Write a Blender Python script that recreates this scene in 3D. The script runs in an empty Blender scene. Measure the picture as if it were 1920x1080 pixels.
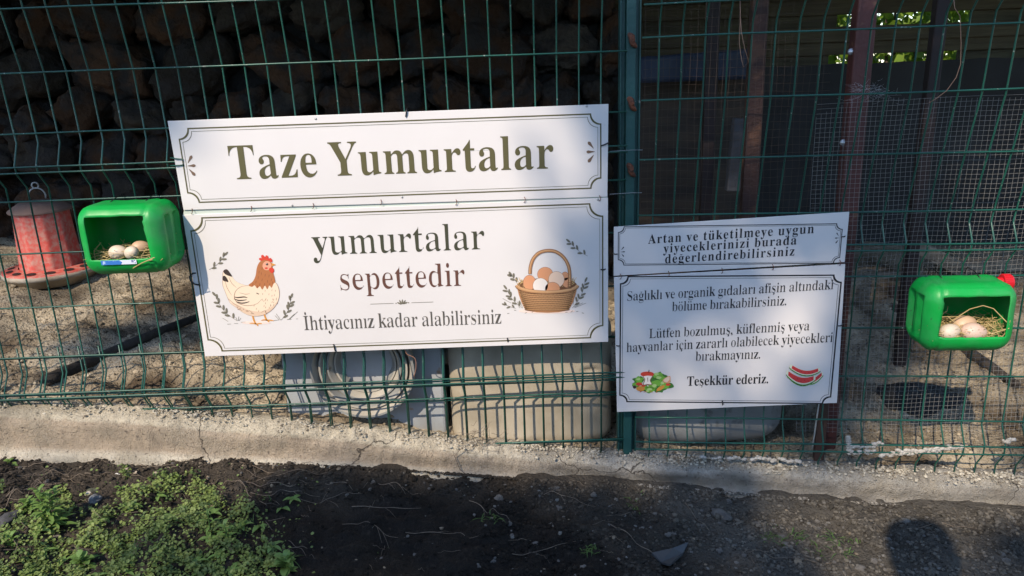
import bpy, bmesh, math, random
from mathutils import Vector, Matrix, noise
random.seed(7)
S = bpy.context.scene
COL = S.collection
rad = math.radians

# ------------------------------------------------------------------ camera, sky, sun, exposure
F = 1400.0                                   # focal length in photo pixels (1920 wide)
PITCH, ROLL = rad(16.2), rad(-2.07)
CAM = Vector((0, -1.975, 1.22))
RM = Matrix.Rotation(math.pi/2 - PITCH, 3, 'X') @ Matrix.Rotation(ROLL, 3, 'Z')
cd = bpy.data.cameras.new('camera'); cam = bpy.data.objects.new('camera', cd); COL.objects.link(cam)
cd.sensor_width = 36; cd.lens = F/1920*36; cd.clip_start = .05; cd.clip_end = 500
cam.matrix_world = Matrix.Translation(CAM) @ RM.to_4x4()
S.camera = cam

SUN_D = Vector((.55, 1, -1.0)).normalized()  # the way sunlight travels
sd = bpy.data.lights.new('sun', 'SUN'); sd.energy = 3.1; sd.angle = rad(.53); sd.color = (1, .85, .67)
so = bpy.data.objects.new('sun', sd); COL.objects.link(so)
so.rotation_euler = SUN_D.to_track_quat('-Z', 'Y').to_euler(); so.location = (-4, -8, 8)
W = bpy.data.worlds.new('World'); S.world = W; W.use_nodes = True
wn = W.node_tree.nodes; wl = W.node_tree.links
sky = wn.new('ShaderNodeTexSky'); sky.sky_type = 'NISHITA'; sky.sun_disc = False
sky.sun_elevation = math.asin(-SUN_D.z); sky.sun_rotation = math.atan2(-SUN_D.x, -SUN_D.y)
sky.air_density = 1.0; sky.dust_density = .3; sky.ozone_density = 3.0
wl.new(sky.outputs[0], wn['Background'].inputs[0]); wn['Background'].inputs[1].default_value = .15
S.view_settings.view_transform = 'Standard'; S.view_settings.look = 'None'
S.view_settings.exposure = 0.80; S.view_settings.gamma = 1.0
S.cycles.max_bounces = 6; S.cycles.transparent_max_bounces = 6

# ------------------------------------------------------------------ helpers
def ray(px, py):
    return RM @ Vector(((px-960)/F, -(py-540)/F, -1))
def onplane(px, py, O, N):
    d = ray(px, py); return CAM + d*((O-CAM).dot(N)/d.dot(N))
def onY(px, py, Y=0.0):
    return onplane(px, py, Vector((0, Y, 0)), Vector((0, -1, 0)))
def onZ(px, py, z):
    return onplane(px, py, Vector((0, 0, z)), Vector((0, 0, 1)))
def lerp(a, b, t): return a+(b-a)*t
def interp(tab, x):
    if x <= tab[0][0]:
        (x0, y0), (x1, y1) = tab[0], tab[1]
    elif x >= tab[-1][0]:
        (x0, y0), (x1, y1) = tab[-2], tab[-1]
    else:
        for (x0, y0), (x1, y1) in zip(tab, tab[1:]):
            if x0 <= x <= x1: break
    return y0+(y1-y0)*(x-x0)/(x1-x0)
def zdepth(p): return -(RM.inverted() @ (Vector(p)-CAM)).z
def nz(x, y=0, z=0): return noise.noise(Vector((x, y, z)))
def fbm(x, y, z=0, o=4): return noise.fractal(Vector((x, y, z)), 1.0, 2.0, o)

def tag(o, label=None, cat=None, group=None, kind=None):
    if label: o['label'] = label
    if cat: o['category'] = cat
    if group: o['group'] = group
    if kind: o['kind'] = kind
    return o
def empty(name, loc, label, cat, group=None, rz=0):
    o = bpy.data.objects.new(name, None); COL.objects.link(o); o.location = loc; o.rotation_euler = (0, 0, rz)
    o.empty_display_size = .05
    return tag(o, label, cat, group)
class MB:
    """collects faces; build() links ONE mesh object"""
    def __init__(s): s.v = []; s.f = []; s.m = []; s.c = []
    def add(s, vs, fs, m=0, col=None):
        b = len(s.v); s.v += [tuple(v) for v in vs]
        s.f += [tuple(i+b for i in f) for f in fs]; s.m += [m]*len(fs); s.c += [col]*len(fs)
    def box(s, c, h, m=0, R=None, col=None):
        vs = []
        for x in (-1, 1):
            for y in (-1, 1):
                for z in (-1, 1):
                    p = Vector((x*h[0], y*h[1], z*h[2]))
                    vs.append((R @ p if R else p)+Vector(c))
        s.add(vs, [(0, 1, 3, 2), (4, 6, 7, 5), (0, 4, 5, 1), (2, 3, 7, 6), (0, 2, 6, 4), (1, 5, 7, 3)], m, col)
    def tube(s, pts, r, n=6, m=0, cap=True, col=None):
        pts = [Vector(p) for p in pts]; k = len(pts)
        rs = r if isinstance(r, (list, tuple)) else [r]*k
        vs = []; up = None
        for i, p in enumerate(pts):
            t = (pts[min(i+1, k-1)]-pts[max(i-1, 0)]).normalized()
            if up is None: up = Vector((0, 0, 1)) if abs(t.z) < .9 else Vector((1, 0, 0))
            a = t.cross(up)
            a = a.normalized() if a.length > 1e-5 else t.orthogonal().normalized()
            b = a.cross(t); up = b
            for j in range(n):
                an = 2*math.pi*j/n
                vs.append(p+(a*math.cos(an)+b*math.sin(an))*rs[i])
        fs = [(i*n+j, i*n+(j+1) % n, (i+1)*n+(j+1) % n, (i+1)*n+j) for i in range(k-1) for j in range(n)]
        if cap: fs += [tuple(range(n-1, -1, -1)), tuple((k-1)*n+j for j in range(n))]
        s.add(vs, fs, m, col)
    def lathe(s, prof, n=32, m=0, M=None, col=None, close=False):
        """prof: (r, z) list revolved about z, then M"""
        vs = []
        for r, z in prof:
            for j in range(n):
                a = 2*math.pi*j/n; p = Vector((r*math.cos(a), r*math.sin(a), z)); vs.append(M @ p if M else p)
        k = len(prof)
        fs = [(i*n+j, i*n+(j+1) % n, (i+1)*n+(j+1) % n, (i+1)*n+j) for i in range(k-1) for j in range(n)]
        if close:
            if prof[0][0] > 1e-6: fs.append(tuple(range(n-1, -1, -1)))
            if prof[-1][0] > 1e-6: fs.append(tuple((k-1)*n+j for j in range(n)))
        s.add(vs, fs, m, col)
    def build(s, name, mats, parent=None, smooth=False, loc=None, bevel=0, keep=False):
        me = bpy.data.meshes.new(name); me.from_pydata(s.v, [], s.f)
        for mt in (mats if isinstance(mats, (list, tuple)) else [mats]): me.materials.append(mt)
        me.polygons.foreach_set('material_index', s.m)
        if smooth: me.polygons.foreach_set('use_smooth', [True]*len(s.f))
        if any(c is not None for c in s.c):
            at = me.color_attributes.new('Col', 'FLOAT_COLOR', 'CORNER'); dat = []
            for f, c in zip(s.f, s.c):
                c = c or (1, 1, 1); dat += [c[0], c[1], c[2], 1]*len(f)
            at.data.foreach_set('color', dat)
        me.update()
        o = bpy.data.objects.new(name, me); COL.objects.link(o)
        if loc is not None: o.location = loc
        if parent:
            o.parent = parent
            if keep: o.matrix_parent_inverse = parent.matrix_basis.inverted()
        if bevel:
            b = o.modifiers.new('b', 'BEVEL'); b.width = bevel; b.segments = 2; b.limit_method = 'ANGLE'
        return o

def mat(name, col, rough=.6, col2=None, scale=8, contrast=(.35, .65), bump=0, bscale=40, spec=.5, metal=0, attr=False,
        trans=0, col3=None, scale3=60, c3=(.55, .65), detail=5, bdist=.01, stretch=None):
    m = bpy.data.materials.new(name); m.use_nodes = True
    nt = m.node_tree; nd = nt.nodes; lk = nt.links; p = nd['Principled BSDF']; out = nd['Material Output']
    p.inputs['Roughness'].default_value = rough; p.inputs['Metallic'].default_value = metal
    p.inputs['Specular IOR Level'].default_value = spec
    p.inputs['Base Color'].default_value = (*col, 1)
    tc = nd.new('ShaderNodeTexCoord'); vec = tc.outputs['Object']
    if stretch:
        mp = nd.new('ShaderNodeMapping'); mp.inputs['Scale'].default_value = stretch; lk.new(vec, mp.inputs[0]); vec = mp.outputs[0]
    cur = None
    if attr:
        va = nd.new('ShaderNodeVertexColor'); va.layer_name = 'Col'; cur = va.outputs[0]
    def mixin(cur, base, c2, sc, ct):
        t = nd.new('ShaderNodeTexNoise'); t.inputs['Scale'].default_value = sc; t.inputs['Detail'].default_value = detail; lk.new(vec, t.inputs[0])
        r = nd.new('ShaderNodeValToRGB'); r.color_ramp.elements[0].position = ct[0]; r.color_ramp.elements[1].position = ct[1]; lk.new(t.outputs[0], r.inputs[0])
        mx = nd.new('ShaderNodeMix'); mx.data_type = 'RGBA'; lk.new(r.outputs[0], mx.inputs[0])
        if cur: lk.new(cur, mx.inputs[6])
        else: mx.inputs[6].default_value = (*base, 1)
        mx.inputs[7].default_value = (*c2, 1)
        return mx.outputs[2]
    if col2: cur = mixin(cur, col, col2, scale, contrast)
    if col3: cur = mixin(cur, col, col3, scale3, c3)
    if attr and not col2:
        pass
    if cur: lk.new(cur, p.inputs['Base Color'])
    if bump:
        t = nd.new('ShaderNodeTexNoise'); t.inputs['Scale'].default_value = bscale; t.inputs['Detail'].default_value = 8; lk.new(vec, t.inputs[0])
        b = nd.new('ShaderNodeBump'); b.inputs['Strength'].default_value = bump; b.inputs['Distance'].default_value = bdist
        lk.new(t.outputs[0], b.inputs['Height']); lk.new(b.outputs[0], p.inputs['Normal'])
    if trans:
        ts = nd.new('ShaderNodeBsdfTranslucent'); ms = nd.new('ShaderNodeMixShader'); ms.inputs[0].default_value = trans
        ts.inputs[0].default_value = (*col, 1)
        if cur: lk.new(cur, ts.inputs[0])
        lk.new(p.outputs[0], ms.inputs[1]); lk.new(ts.outputs[0], ms.inputs[2]); lk.new(ms.outputs[0], out.inputs[0])
    return m

M_wire = mat('green_coated_wire', (.013, .092, .063), .34, col2=(.008, .062, .046), scale=6, spec=.5, col3=(.20, .23, .20), scale3=110, c3=(.66, .70))
M_post = mat('green_post_paint', (.020, .085, .078), .45, col2=(.013, .06, .055), scale=7, col3=(.25, .27, .25), scale3=45, c3=(.70, .76), bump=.15, bscale=80)
M_rust = mat('rust', (.20, .06, .025), .85, col2=(.07, .03, .02), scale=70, bump=.5, bscale=150)
M_white = mat('printed_white_board', (.69, .66, .645), .40, col2=(.63, .605, .59), scale=2.5, contrast=(.4, .75), col3=(.52, .49, .45), scale3=70, c3=(.72, .80), spec=.45)
M_olive = mat('olive_ink', (.095, .085, .032), .5)
M_grn = mat('dark_green_ink', (.050, .052, .030), .5)
M_brn = mat('brown_ink', (.115, .050, .035), .5)
M_gry = mat('grey_ink', (.085, .078, .068), .5)
M_black = mat('black_ink', (.014, .016, .02), .5)
M_tie = mat('black_nylon', (.010, .010, .012), .35)
M_steel = mat('galvanised_wire', (.42, .42, .41), .45, metal=.6)
M_concrete = mat('rough_concrete', (.42, .385, .315), .95, attr=True, col2=(.38, .33, .25), scale=13, contrast=(.48, .85), col3=(.15, .125, .10), scale3=120, c3=(.60, .74), bump=1.0, bscale=300, detail=6, bdist=.010, spec=.2)
def weather(m, stain, sscale, sct, amount, crack=None, bscale2=None, b2=.5, b2d=.006):
    """adds a stain layer, hairline cracks and a second, coarser relief to a material"""
    nt = m.node_tree; nd = nt.nodes; lk = nt.links; p = nd['Principled BSDF']; tc = nd.new('ShaderNodeTexCoord')
    src = p.inputs['Base Color'].links[0].from_socket
    t = nd.new('ShaderNodeTexNoise'); t.inputs['Scale'].default_value = sscale; t.inputs['Detail'].default_value = 12; t.inputs['Roughness'].default_value = .72; lk.new(tc.outputs['Object'], t.inputs[0])
    r = nd.new('ShaderNodeMapRange'); r.inputs[1].default_value = sct[0]; r.inputs[2].default_value = sct[1]; r.inputs[4].default_value = amount; lk.new(t.outputs[0], r.inputs[0])
    mx = nd.new('ShaderNodeMix'); mx.data_type = 'RGBA'; lk.new(r.outputs[0], mx.inputs[0]); lk.new(src, mx.inputs[6]); mx.inputs[7].default_value = (*stain, 1); cur = mx.outputs[2]
    if crack:
        n2 = nd.new('ShaderNodeTexNoise'); n2.inputs['Scale'].default_value = 14; n2.inputs['Detail'].default_value = 5; lk.new(tc.outputs['Object'], n2.inputs[0])
        ad = nd.new('ShaderNodeMix'); ad.data_type = 'VECTOR'; ad.inputs[0].default_value = .10; lk.new(tc.outputs['Object'], ad.inputs[4]); lk.new(n2.outputs['Color'], ad.inputs[5])
        v = nd.new('ShaderNodeTexVoronoi'); v.feature = 'DISTANCE_TO_EDGE'; v.inputs['Scale'].default_value = crack; lk.new(ad.outputs[1], v.inputs[0])
        c = nd.new('ShaderNodeMapRange'); c.inputs[1].default_value = .0012; c.inputs[2].default_value = .0032; c.inputs[3].default_value = .85; c.inputs[4].default_value = 0; lk.new(v.outputs[0], c.inputs[0])
        m2 = nd.new('ShaderNodeMix'); m2.data_type = 'RGBA'; lk.new(c.outputs[0], m2.inputs[0]); lk.new(cur, m2.inputs[6]); m2.inputs[7].default_value = (.05, .042, .035, 1); cur = m2.outputs[2]
    lk.new(cur, p.inputs['Base Color'])
    if bscale2:
        t2 = nd.new('ShaderNodeTexNoise'); t2.inputs['Scale'].default_value = bscale2; t2.inputs['Detail'].default_value = 10; t2.inputs['Roughness'].default_value = .7; lk.new(tc.outputs['Object'], t2.inputs[0])
        b = nd.new('ShaderNodeBump'); b.inputs['Strength'].default_value = b2; b.inputs['Distance'].default_value = b2d; lk.new(t2.outputs[0], b.inputs['Height'])
        if p.inputs['Normal'].links: lk.new(p.inputs['Normal'].links[0].from_socket, b.inputs['Normal'])
        lk.new(b.outputs[0], p.inputs['Normal'])
weather(M_concrete, (.17, .145, .115), 17, (.52, .76), .55, crack=1.3, bscale2=55, b2=.9, b2d=.010)
M_mortar = mat('pale_mortar', (.48, .46, .42), .95, col2=(.36, .33, .28), scale=40, bump=.8, bscale=110)
M_eggA = mat('cream_eggshell', (.66, .56, .44), .5, col2=(.60, .49, .38), scale=30)
M_eggB = mat('pinkish_eggshell', (.62, .44, .35), .5, col2=(.55, .40, .32), scale=30)
M_eggC = mat('brown_eggshell', (.58, .40, .27), .5, col2=(.52, .35, .23), scale=30)
M_straw = mat('dry_straw', (.55, .42, .19), .7, col2=(.36, .26, .11), scale=25)
M_twig = mat('dry_twig', (.21, .165, .12), .85, col2=(.11, .085, .065), scale=30)
M_green = mat('green_plastic', (.006, .40, .065), .42, col2=(.04, .38, .10), scale=14, contrast=(.45, .7), spec=.5, trans=.22, col3=(.03, .16, .05), scale3=90, c3=(.68, .8), bump=.10, bscale=30)
M_red = mat('red_plastic_cap', (.55, .012, .02), .4)
M_post_brown = mat('oxide_red_steel', (.105, .030, .024), .6, col2=(.065, .022, .018), scale=9, bump=.2, bscale=90, col3=(.16, .07, .04), scale3=35, c3=(.62, .7))

# planes of the two fence runs
NL = Vector((0, -1, 0)); OL = Vector((0, 0, 0))
YAW = rad(6.1)
NR = Vector((-math.sin(YAW), -math.cos(YAW), 0)); UR = Vector((math.cos(YAW), -math.sin(YAW), 0)); OR = onY(1180, 500, 0); OR.z = 0
def R3(u, off, z): return OR+UR*u+NR*off+Vector((0, 0, z))
def ru(px, py, off=0): return (onplane(px, py, OR+NR*off, NR)-OR).dot(UR)
def fence_y(x):
    """y of the fence line at x (its two straight runs)"""
    return 0.0 if x < OR.x else -(x-OR.x)*math.tan(YAW)

CURB = [(p.x, p.z) for p in [onY(0, 752), onY(300, 768), onY(600, 797), onY(900, 830), onY(1150, 850)]]
for q in [(1500, 872), (1900, 893)]:
    h = onplane(*q, OR, NR); CURB.append((h.x, h.z))
SOIL = []
for q in [(0, 862), (300, 862), (640, 877), (1000, 903), (1150, 911)]:
    h = onY(*q, -.075); SOIL.append((h.x, h.z))
for q in [(1300, 922), (1600, 946), (1900, 962)]:
    h = onplane(*q, OR+NR*.075, NR); SOIL.append((h.x, h.z))
def curb_z(x): return interp(CURB, max(-2.6, min(2.6, x)))
def soil_base(x): return interp(SOIL, max(-2.6, min(2.6, x)))
def soil_z(x, y):
    d = y-fence_y(x)
    if d < -.02:
        z = soil_base(x)+.03*(d+.075)
    elif d > .05:
        z = curb_z(x)-.03+.085*min(d, 2.2)
    else:
        z = soil_base(x)-.02
    n = .028*fbm(x*2.3, y*2.3, 0, 3)
    if abs(x) < 3.5 and abs(y) < 4:
        n += (.024 if d < 0 else .016)*fbm(x*9+3, y*9, 2, 4)+.010*fbm(x*28, y*28, 5, 3)
        if d < 0: n += .016*max(0, fbm(x*16+9, y*16, 8, 3))
        if d > 0 and d < 2: n += .02*fbm(x*6, y*6, 8, 3)+.012*abs(fbm(x*22, y*22, 1, 3))
    if -.13 < d < -.03: n *= lerp(.35, 1, (-.03-d)/.10)
    if -.03 < d < .06: n = 0
    return z+n
def onsoil(px, py, front=True):
    d = ray(px, py); t = .6
    while t < 8:
        p = CAM+d*t
        if p.z < soil_z(p.x, p.y): return p
        t += .01
    return p

# ------------------------------------------------------------------ ground: one sheet to the horizon
def axis(lo, hi, step, far):
    a = []; x = lo
    while x < hi: a.append(x); x += step
    g = step; l = [lo]; h = [hi]
    while l[-1] > -far: g *= 1.35; l.append(l[-1]-g)
    g = step
    while h[-1] < far: g *= 1.35; h.append(h[-1]+g)
    return l[::-1][:-1]+a+h
def col_soil(x, y):
    d = y-fence_y(x)
    if d > .02:                                   # yard behind the fence: pale trodden clay
        k = .5+.5*fbm(x*4, y*4, 3, 4); a = (.50, .42, .30); b = (.095, .07, .045)
        k = max(0, min(1, k*1.7-.25)); c = [lerp(b[i], a[i], k) for i in range(3)]
        g = max(0, min(1, (x-.5)/.5)); c = [lerp(c[i], c[i]*.8, g) for i in range(3)]
        return c
    k = max(0, min(1, .5+.6*fbm(x*5, y*5, 3, 4)))
    dry = (.068, .055, .041); wet = (.012, .010, .008); grey = (.090, .081, .067)
    c = [lerp(dry[i]*.55, dry[i], k) for i in range(3)]
    g = max(0, min(1, (x-.0)/.45+.25*fbm(x*6, y*6, 1, 3))); c = [lerp(c[i], grey[i]*(.55+.55*k), g) for i in range(3)]
    # damp black patch in the middle and along the left
    w = 1.25-math.hypot((x+.16)/.60, (d+.46)/.36)+.35*fbm(x*5, y*5, 7, 3)
    w2 = 1.0-math.hypot((x+.75)/.5, (d+.33)/.13)+.5*fbm(x*6, y*6, 9, 3)
    w = max(0, min(1, max(w*1.6, w2*.8))); return [lerp(c[i], wet[i], w) for i in range(3)]
ax = axis(-1.75, 1.95, .0125, 60); ay = axis(-1.05, 1.5, .0125, 60)
mb = MB(); nx, ny = len(ax), len(ay)
vs = [(x, y, soil_z(x, y)) for y in ay for x in ax]
fs = [(j*nx+i, j*nx+i+1, (j+1)*nx+i+1, (j+1)*nx+i) for j in range(ny-1) for i in range(nx-1)]
me = bpy.data.meshes.new('soil_ground'); me.from_pydata(vs, [], fs)
at = me.color_attributes.new('Col', 'FLOAT_COLOR', 'POINT'); dat = []
for v in vs: dat += [*col_soil(v[0], v[1]), 1]
at.data.foreach_set('color', dat); me.polygons.foreach_set('use_smooth', [True]*len(fs))
M_soil = mat('trodden_soil', (.1, .08, .06), .95, attr=True, bump=1.0, bscale=120, detail=9, bdist=.012, spec=.25, col3=(.03, .024, .018), scale3=75, c3=(.57, .70))
me.materials.append(M_soil)
ground = bpy.data.objects.new('soil_ground', me); COL.objects.link(ground); tag(ground, kind='structure')

# ------------------------------------------------------------------ concrete curb under the fence
def curb():
    n = 700; prof_n = 15; vs = []
    xs = [-2.6+5.2*i/n for i in range(n+1)]
    for x in xs:
        zt, zb = curb_z(x), soil_base(x)-.05; fy = fence_y(x); h = zt-zb
        left = max(0, min(1, (-.3-x)/.6))
        prof = [(.075, zb-.02), (.070, zt-.022), (.055, zt-.012), (.03, zt-.004), (.008, zt), (-.012, zt-.004)]
        # top slope, rounded shoulder, smooth trowelled band, lip
        a = .026+.012*left
        prof += [(-a, zt-.013), (-a-.007, zt-.020), (-a-.011, zt-.030), (-a-.015, zt-.036-h*.03), (-a-.012, zt-h*.50), (-a-.013, zt-h*.60), (-a-.030, zt-h*.65), (-a-.040, zt-h*.74), (-a-.048, zb)]
        for k, (y, z) in enumerate(prof):
            r = 1.0 if k < 8 else .55
            dn = .006*fbm(x*5, y*30, z*20, 4)*r+.005*fbm(x*45, y*60, z*60, 3)*(r if k < 8 else .8)
            dz = .011*fbm(x*5+9, y*9, 3, 4)*(1 if 1 <= k <= 7 else .25)+.006*fbm(x*60, y*80, 7, 2)*(1 if k < 8 else .3)
            vs.append((x, fy+y+dn, z+dz))
    fs = [(i*prof_n+j, (i+1)*prof_n+j, (i+1)*prof_n+j+1, i*prof_n+j+1) for i in range(n) for j in range(prof_n-1)]
    m = MB(); m.add(vs, [f[::-1] for f in fs]); o = m.build('concrete_curb', M_concrete, smooth=True)
    at = o.data.color_attributes.new('Col', 'FLOAT_COLOR', 'POINT'); dat = []
    for i, v in enumerate(vs):
        k = i % prof_n; x = v[0]
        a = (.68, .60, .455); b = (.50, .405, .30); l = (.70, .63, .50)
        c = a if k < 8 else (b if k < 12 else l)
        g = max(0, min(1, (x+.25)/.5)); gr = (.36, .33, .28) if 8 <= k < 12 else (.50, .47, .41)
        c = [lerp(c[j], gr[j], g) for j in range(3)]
        st = max(0, min(1, .8*fbm(x*4, v[2]*25, 5, 4)+(.35 if k > 12 else 0)*max(0, fbm(x*7, 3, 1, 3)+.4)))
        st = max(st, max(0, min(.9, 1.2*fbm(x*6, v[2]*18, 8, 4)+.25))*max(0, min(1, (x+.05)/.25))*max(0, min(1, (1.25-x)/.3))*(1 if k >= 9 else .35))
        c = [lerp(c[j], c[j]*.35, st) for j in range(3)]; dat += [*c, 1]
    at.data.foreach_set('color', dat)
    # subdivide in memory for finer bumps
    sb = o.modifiers.new('s', 'SUBSURF'); sb.subdivision_type = 'SIMPLE'; sb.levels = sb.render_levels = 1
    return tag(o, kind='structure')
curb()

# ------------------------------------------------------------------ stone wall at the back of the left yard
def stone_wall():
    Y = 1.5
    root = empty('stone_wall', (-1.4, Y+.1, .3), 'dark dry stone wall of rounded brown boulders behind the left fence panel', 'wall')
    m = MB(); rng = random.Random(11)
    z = .25; base = []
    row = 0
    while z < 1.95:
        hgt = rng.uniform(.14, .27); x = -4.3+rng.uniform(0, .2)
        while x < .47:
            w = hgt*rng.uniform(.9, 1.8)
            if x+w > .50: w = max(.12, .50-x)
            base.append((x+w/2, z+hgt/2+rng.uniform(-.03, .03), w/2*1.0, hgt/2*rng.uniform(.9, 1.1)))
            x += w*rng.uniform(.92, 1.03)
        z += hgt*.92
    bm = bmesh.new(); bmesh.ops.create_icosphere(bm, subdivisions=4, radius=1)
    sv = [v.co.copy() for v in bm.verts]; sf = [tuple(v.index for v in f.verts) for f in bm.faces]; bm.free()
    for (cx, cz, hx, hz) in base:
        sd_ = rng.uniform(0, 99); hy = rng.uniform(.10, .16); rz = rng.uniform(-.6, .6)
        t = rng.random(); g = rng.uniform(.6, 1.25)
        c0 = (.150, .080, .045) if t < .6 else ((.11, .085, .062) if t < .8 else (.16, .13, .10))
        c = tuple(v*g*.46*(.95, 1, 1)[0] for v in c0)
        out = []
        for p in sv:
            # squarish boulder with noise
            q = Vector((math.copysign(abs(p.x)**.78, p.x), math.copysign(abs(p.y)**.85, p.y), math.copysign(abs(p.z)**.78, p.z)))
            k = 1+.34*fbm(p.x*1.2+sd_, p.y*1.2, p.z*1.2, 3)+.13*fbm(p.x*4+sd_, p.y*4, p.z*4, 4)
            q = Vector((q.x*hx, q.y*hy, q.z*hz))*k
            q = Vector((q.x*math.cos(rz)-q.z*math.sin(rz), q.y, q.x*math.sin(rz)+q.z*math.cos(rz)))
            out.append((cx+q.x, Y+.06+q.y+.03*math.sin(sd_), cz+q.z))
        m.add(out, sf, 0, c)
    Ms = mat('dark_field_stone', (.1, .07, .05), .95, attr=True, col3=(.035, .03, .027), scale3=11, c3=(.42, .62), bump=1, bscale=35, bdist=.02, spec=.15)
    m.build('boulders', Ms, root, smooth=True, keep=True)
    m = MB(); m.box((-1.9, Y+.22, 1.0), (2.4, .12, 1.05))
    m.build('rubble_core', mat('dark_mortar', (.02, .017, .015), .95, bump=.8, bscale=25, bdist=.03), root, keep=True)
stone_wall()

# ------------------------------------------------------------------ coop at the right: back wall of boards, posts, roof
M_plank = mat('faded_plank', (.105, .09, .05), .85, col2=(.065, .053, .032), scale=5, bump=.3, bscale=30, stretch=(.6, 6, 9))
M_dark = mat('black_sheeting', (.010, .010, .010), .7, col2=(.02, .02, .021), scale=6, bump=.5, bscale=14)
M_navy = mat('navy_tarpaulin', (.012, .02, .045), .6, col2=(.02, .03, .05), scale=12, bump=.4, bscale=20)
def coop():
    Y = 2.15
    root = empty('coop_back_wall', (1.9, Y, .2), 'shaded back wall of faded horizontal boards with two gaps showing leaves', 'wall')
    def bd(px0, py0, px1, py1, mt, name, dy=0, th=.012):
        a = onY(px0, py0, Y+dy); b = onY(px1, py1, Y+dy)
        m = MB(); m.box(((a.x+b.x)/2, Y+dy, (a.z+b.z)/2), (abs(b.x-a.x)/2, th, abs(a.z-b.z)/2))
        return m.build(name, mt, root, bevel=.004, keep=True)
    def row(y0, y1, x0, x1, mt=M_plank, dy=0):        # y given at x = 1650 px
        s = -.037
        a = onY(1650, y0, Y+dy).z; b = onY(1650, y1, Y+dy).z
        X0, X1 = onY(x0, 60, Y+dy).x, onY(x1, 60, Y+dy).x
        m = MB(); m.box(((X0+X1)/2, Y+dy, (a+b)/2), ((X1-X0)/2, .012, abs(a-b)/2))
        m.build('board', mt, root, bevel=.004, keep=True)
    row(-110, -5, 1143, 2400); row(-12, 25, 1143, 2300, dy=.03); row(47, 76, 1143, 2400); row(70, 100, 1143, 2400, dy=.026)
    row(18, 54, 1143, 1566, dy=.06); row(92, 128, 1143, 1556, dy=.06); row(18, 54, 1815, 2400, dy=.06); row(92, 128, 1800, 2400, dy=.06)
    a = onY(1650, 117, Y+.05).z
    m = MB(); X0 = onY(1143, 60, Y).x
    n = 60; vs = []
    for i in range(n+1):
        for j in range(12):
            x = lerp(X0, 4.6, i/n); z = lerp(a, .0, j/11); vs.append((x, Y-.03+.03*fbm(x*3, z*2, 0, 3), z+(.012*fbm(x*5, 1, 0) if j == 0 else 0)))
    m.add(vs, [(i*12+j, (i+1)*12+j, (i+1)*12+j+1, i*12+j+1) for i in range(n) for j in range(11)])
    m.build('black_sheeting', M_dark, root, smooth=True, keep=True)
    # navy tarpaulin hung across the left bay
    p = onY(1192, 108, 1.15); q = onY(1412, 90, 1.15); zb = onY(1300, 152, 1.15).z
    m = MB(); vs = []
    for i in range(21):
        for j in range(7):
            x = lerp(p.x, q.x, i/20); z = lerp(lerp(p.z, q.z, i/20)+.006*nz(x*20), zb, j/6); vs.append((x, 1.15+.02*nz(x*9, z*7), z))
    m.add(vs, [(i*7+j, (i+1)*7+j, (i+1)*7+j+1, i*7+j+1) for i in range(20) for j in range(6)])
    o = m.build('tarpaulin', M_navy, smooth=True); so_ = o.modifiers.new('t', 'SOLIDIFY'); so_.thickness = .003
    tag(o, 'narrow dark navy tarpaulin band stretched between the coop posts', 'tarpaulin')
    # brown board partition below the tarpaulin
    p = onY(1192, 150, 1.35); q = onY(1330, 150, 1.35)
    m = MB(); m.box(((p.x+q.x)/2+.1, 1.35, .65), ((q.x-p.x)/2+.1, .012, .52))
    tag(m.build('partition_board', mat('dark_brown_board', (.06, .043, .03), .9, col2=(.03, .024, .02), scale=4, bump=.4, bscale=20, stretch=(1, 1, 4)), bevel=.004),
        'dark brown partition board standing deep in the coop behind the green post', 'board')
    # grey slab seen beside the second brown post
    p = onY(1386, 222, .95); q = onY(1374, 358, .95)
    m = MB(); m.box(((p.x+q.x)/2, .95, (p.z+q.z)/2), (.026, .02, (p.z-q.z)/2), R=Matrix.Rotation(.06, 3, 'Y'))
    tag(m.build('grey_board', mat('weathered_grey_board', (.08, .08, .088), .9, col2=(.045, .045, .05), scale=12, bump=.4), bevel=.005),
        'short weathered grey board beside the rusty brown post in the coop', 'board')
    # steel posts
    specs = [(1338, 0, 1.05, .024, 'dark brown steel post furthest back behind the navy tarpaulin', 1.0),
             (1424, 0, .62, .026, 'brown steel post with rust spots beside the grey board', 1.0),
             (1621, 20, .16, .0255, 'oxide red steel post with bolts nearest the fence', 1.0),
             (1765, 0, .75, .021, 'slim dark brown steel post behind the fine wire netting', 1.0)]
    Mp2 = mat('rusty_brown_steel', (.036, .015, .012), .7, col2=(.095, .043, .025), scale=14, contrast=(.5, .62), bump=.3, bscale=80)
    Mp3 = mat('dark_brown_steel', (.022, .010, .009), .65, col2=(.015, .008, .007), scale=8, bump=.2)
    for i, (px, py, off, r, lab, _) in enumerate(specs):
        h = onplane(px, py, OR-NR*off, NR)
        rt = empty('steel_post', (h.x, h.y, soil_z(h.x, h.y)), lab, 'post', 'steel posts of the coop', rz=-YAW)
        m = MB(); m.box((0, 0, .85-.04), (r, r, .9)); m.build('tube', [M_post_brown, Mp3][0] if i == 2 else (Mp2 if i == 1 else Mp3), rt, bevel=.006)
        if i == 2:
            for (bx, by) in ((1592, 97), (1574, 268)):
                b = onplane(bx, by, OR-NR*(off-.02), NR); lx = -r-.002
                m = MB(); Mx = Matrix.Translation((lx, -.012, b.z-rt.location.z)) @ Matrix.Rotation(math.pi/2, 4, 'X')
                m.lathe([(0, .006), (.004, .006), (.005, .003), (.0085, .002), (.009, 0), (.009, -.004)], 14, 0, Mx)
                m.build('bolt', mat('zinc_bolt', (.55, .57, .6), .35, metal=.7), rt, smooth=True)
        if i == 0: pass
    # roof over the whole yard
    m = MB(); vs = []
    n = 90
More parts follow.
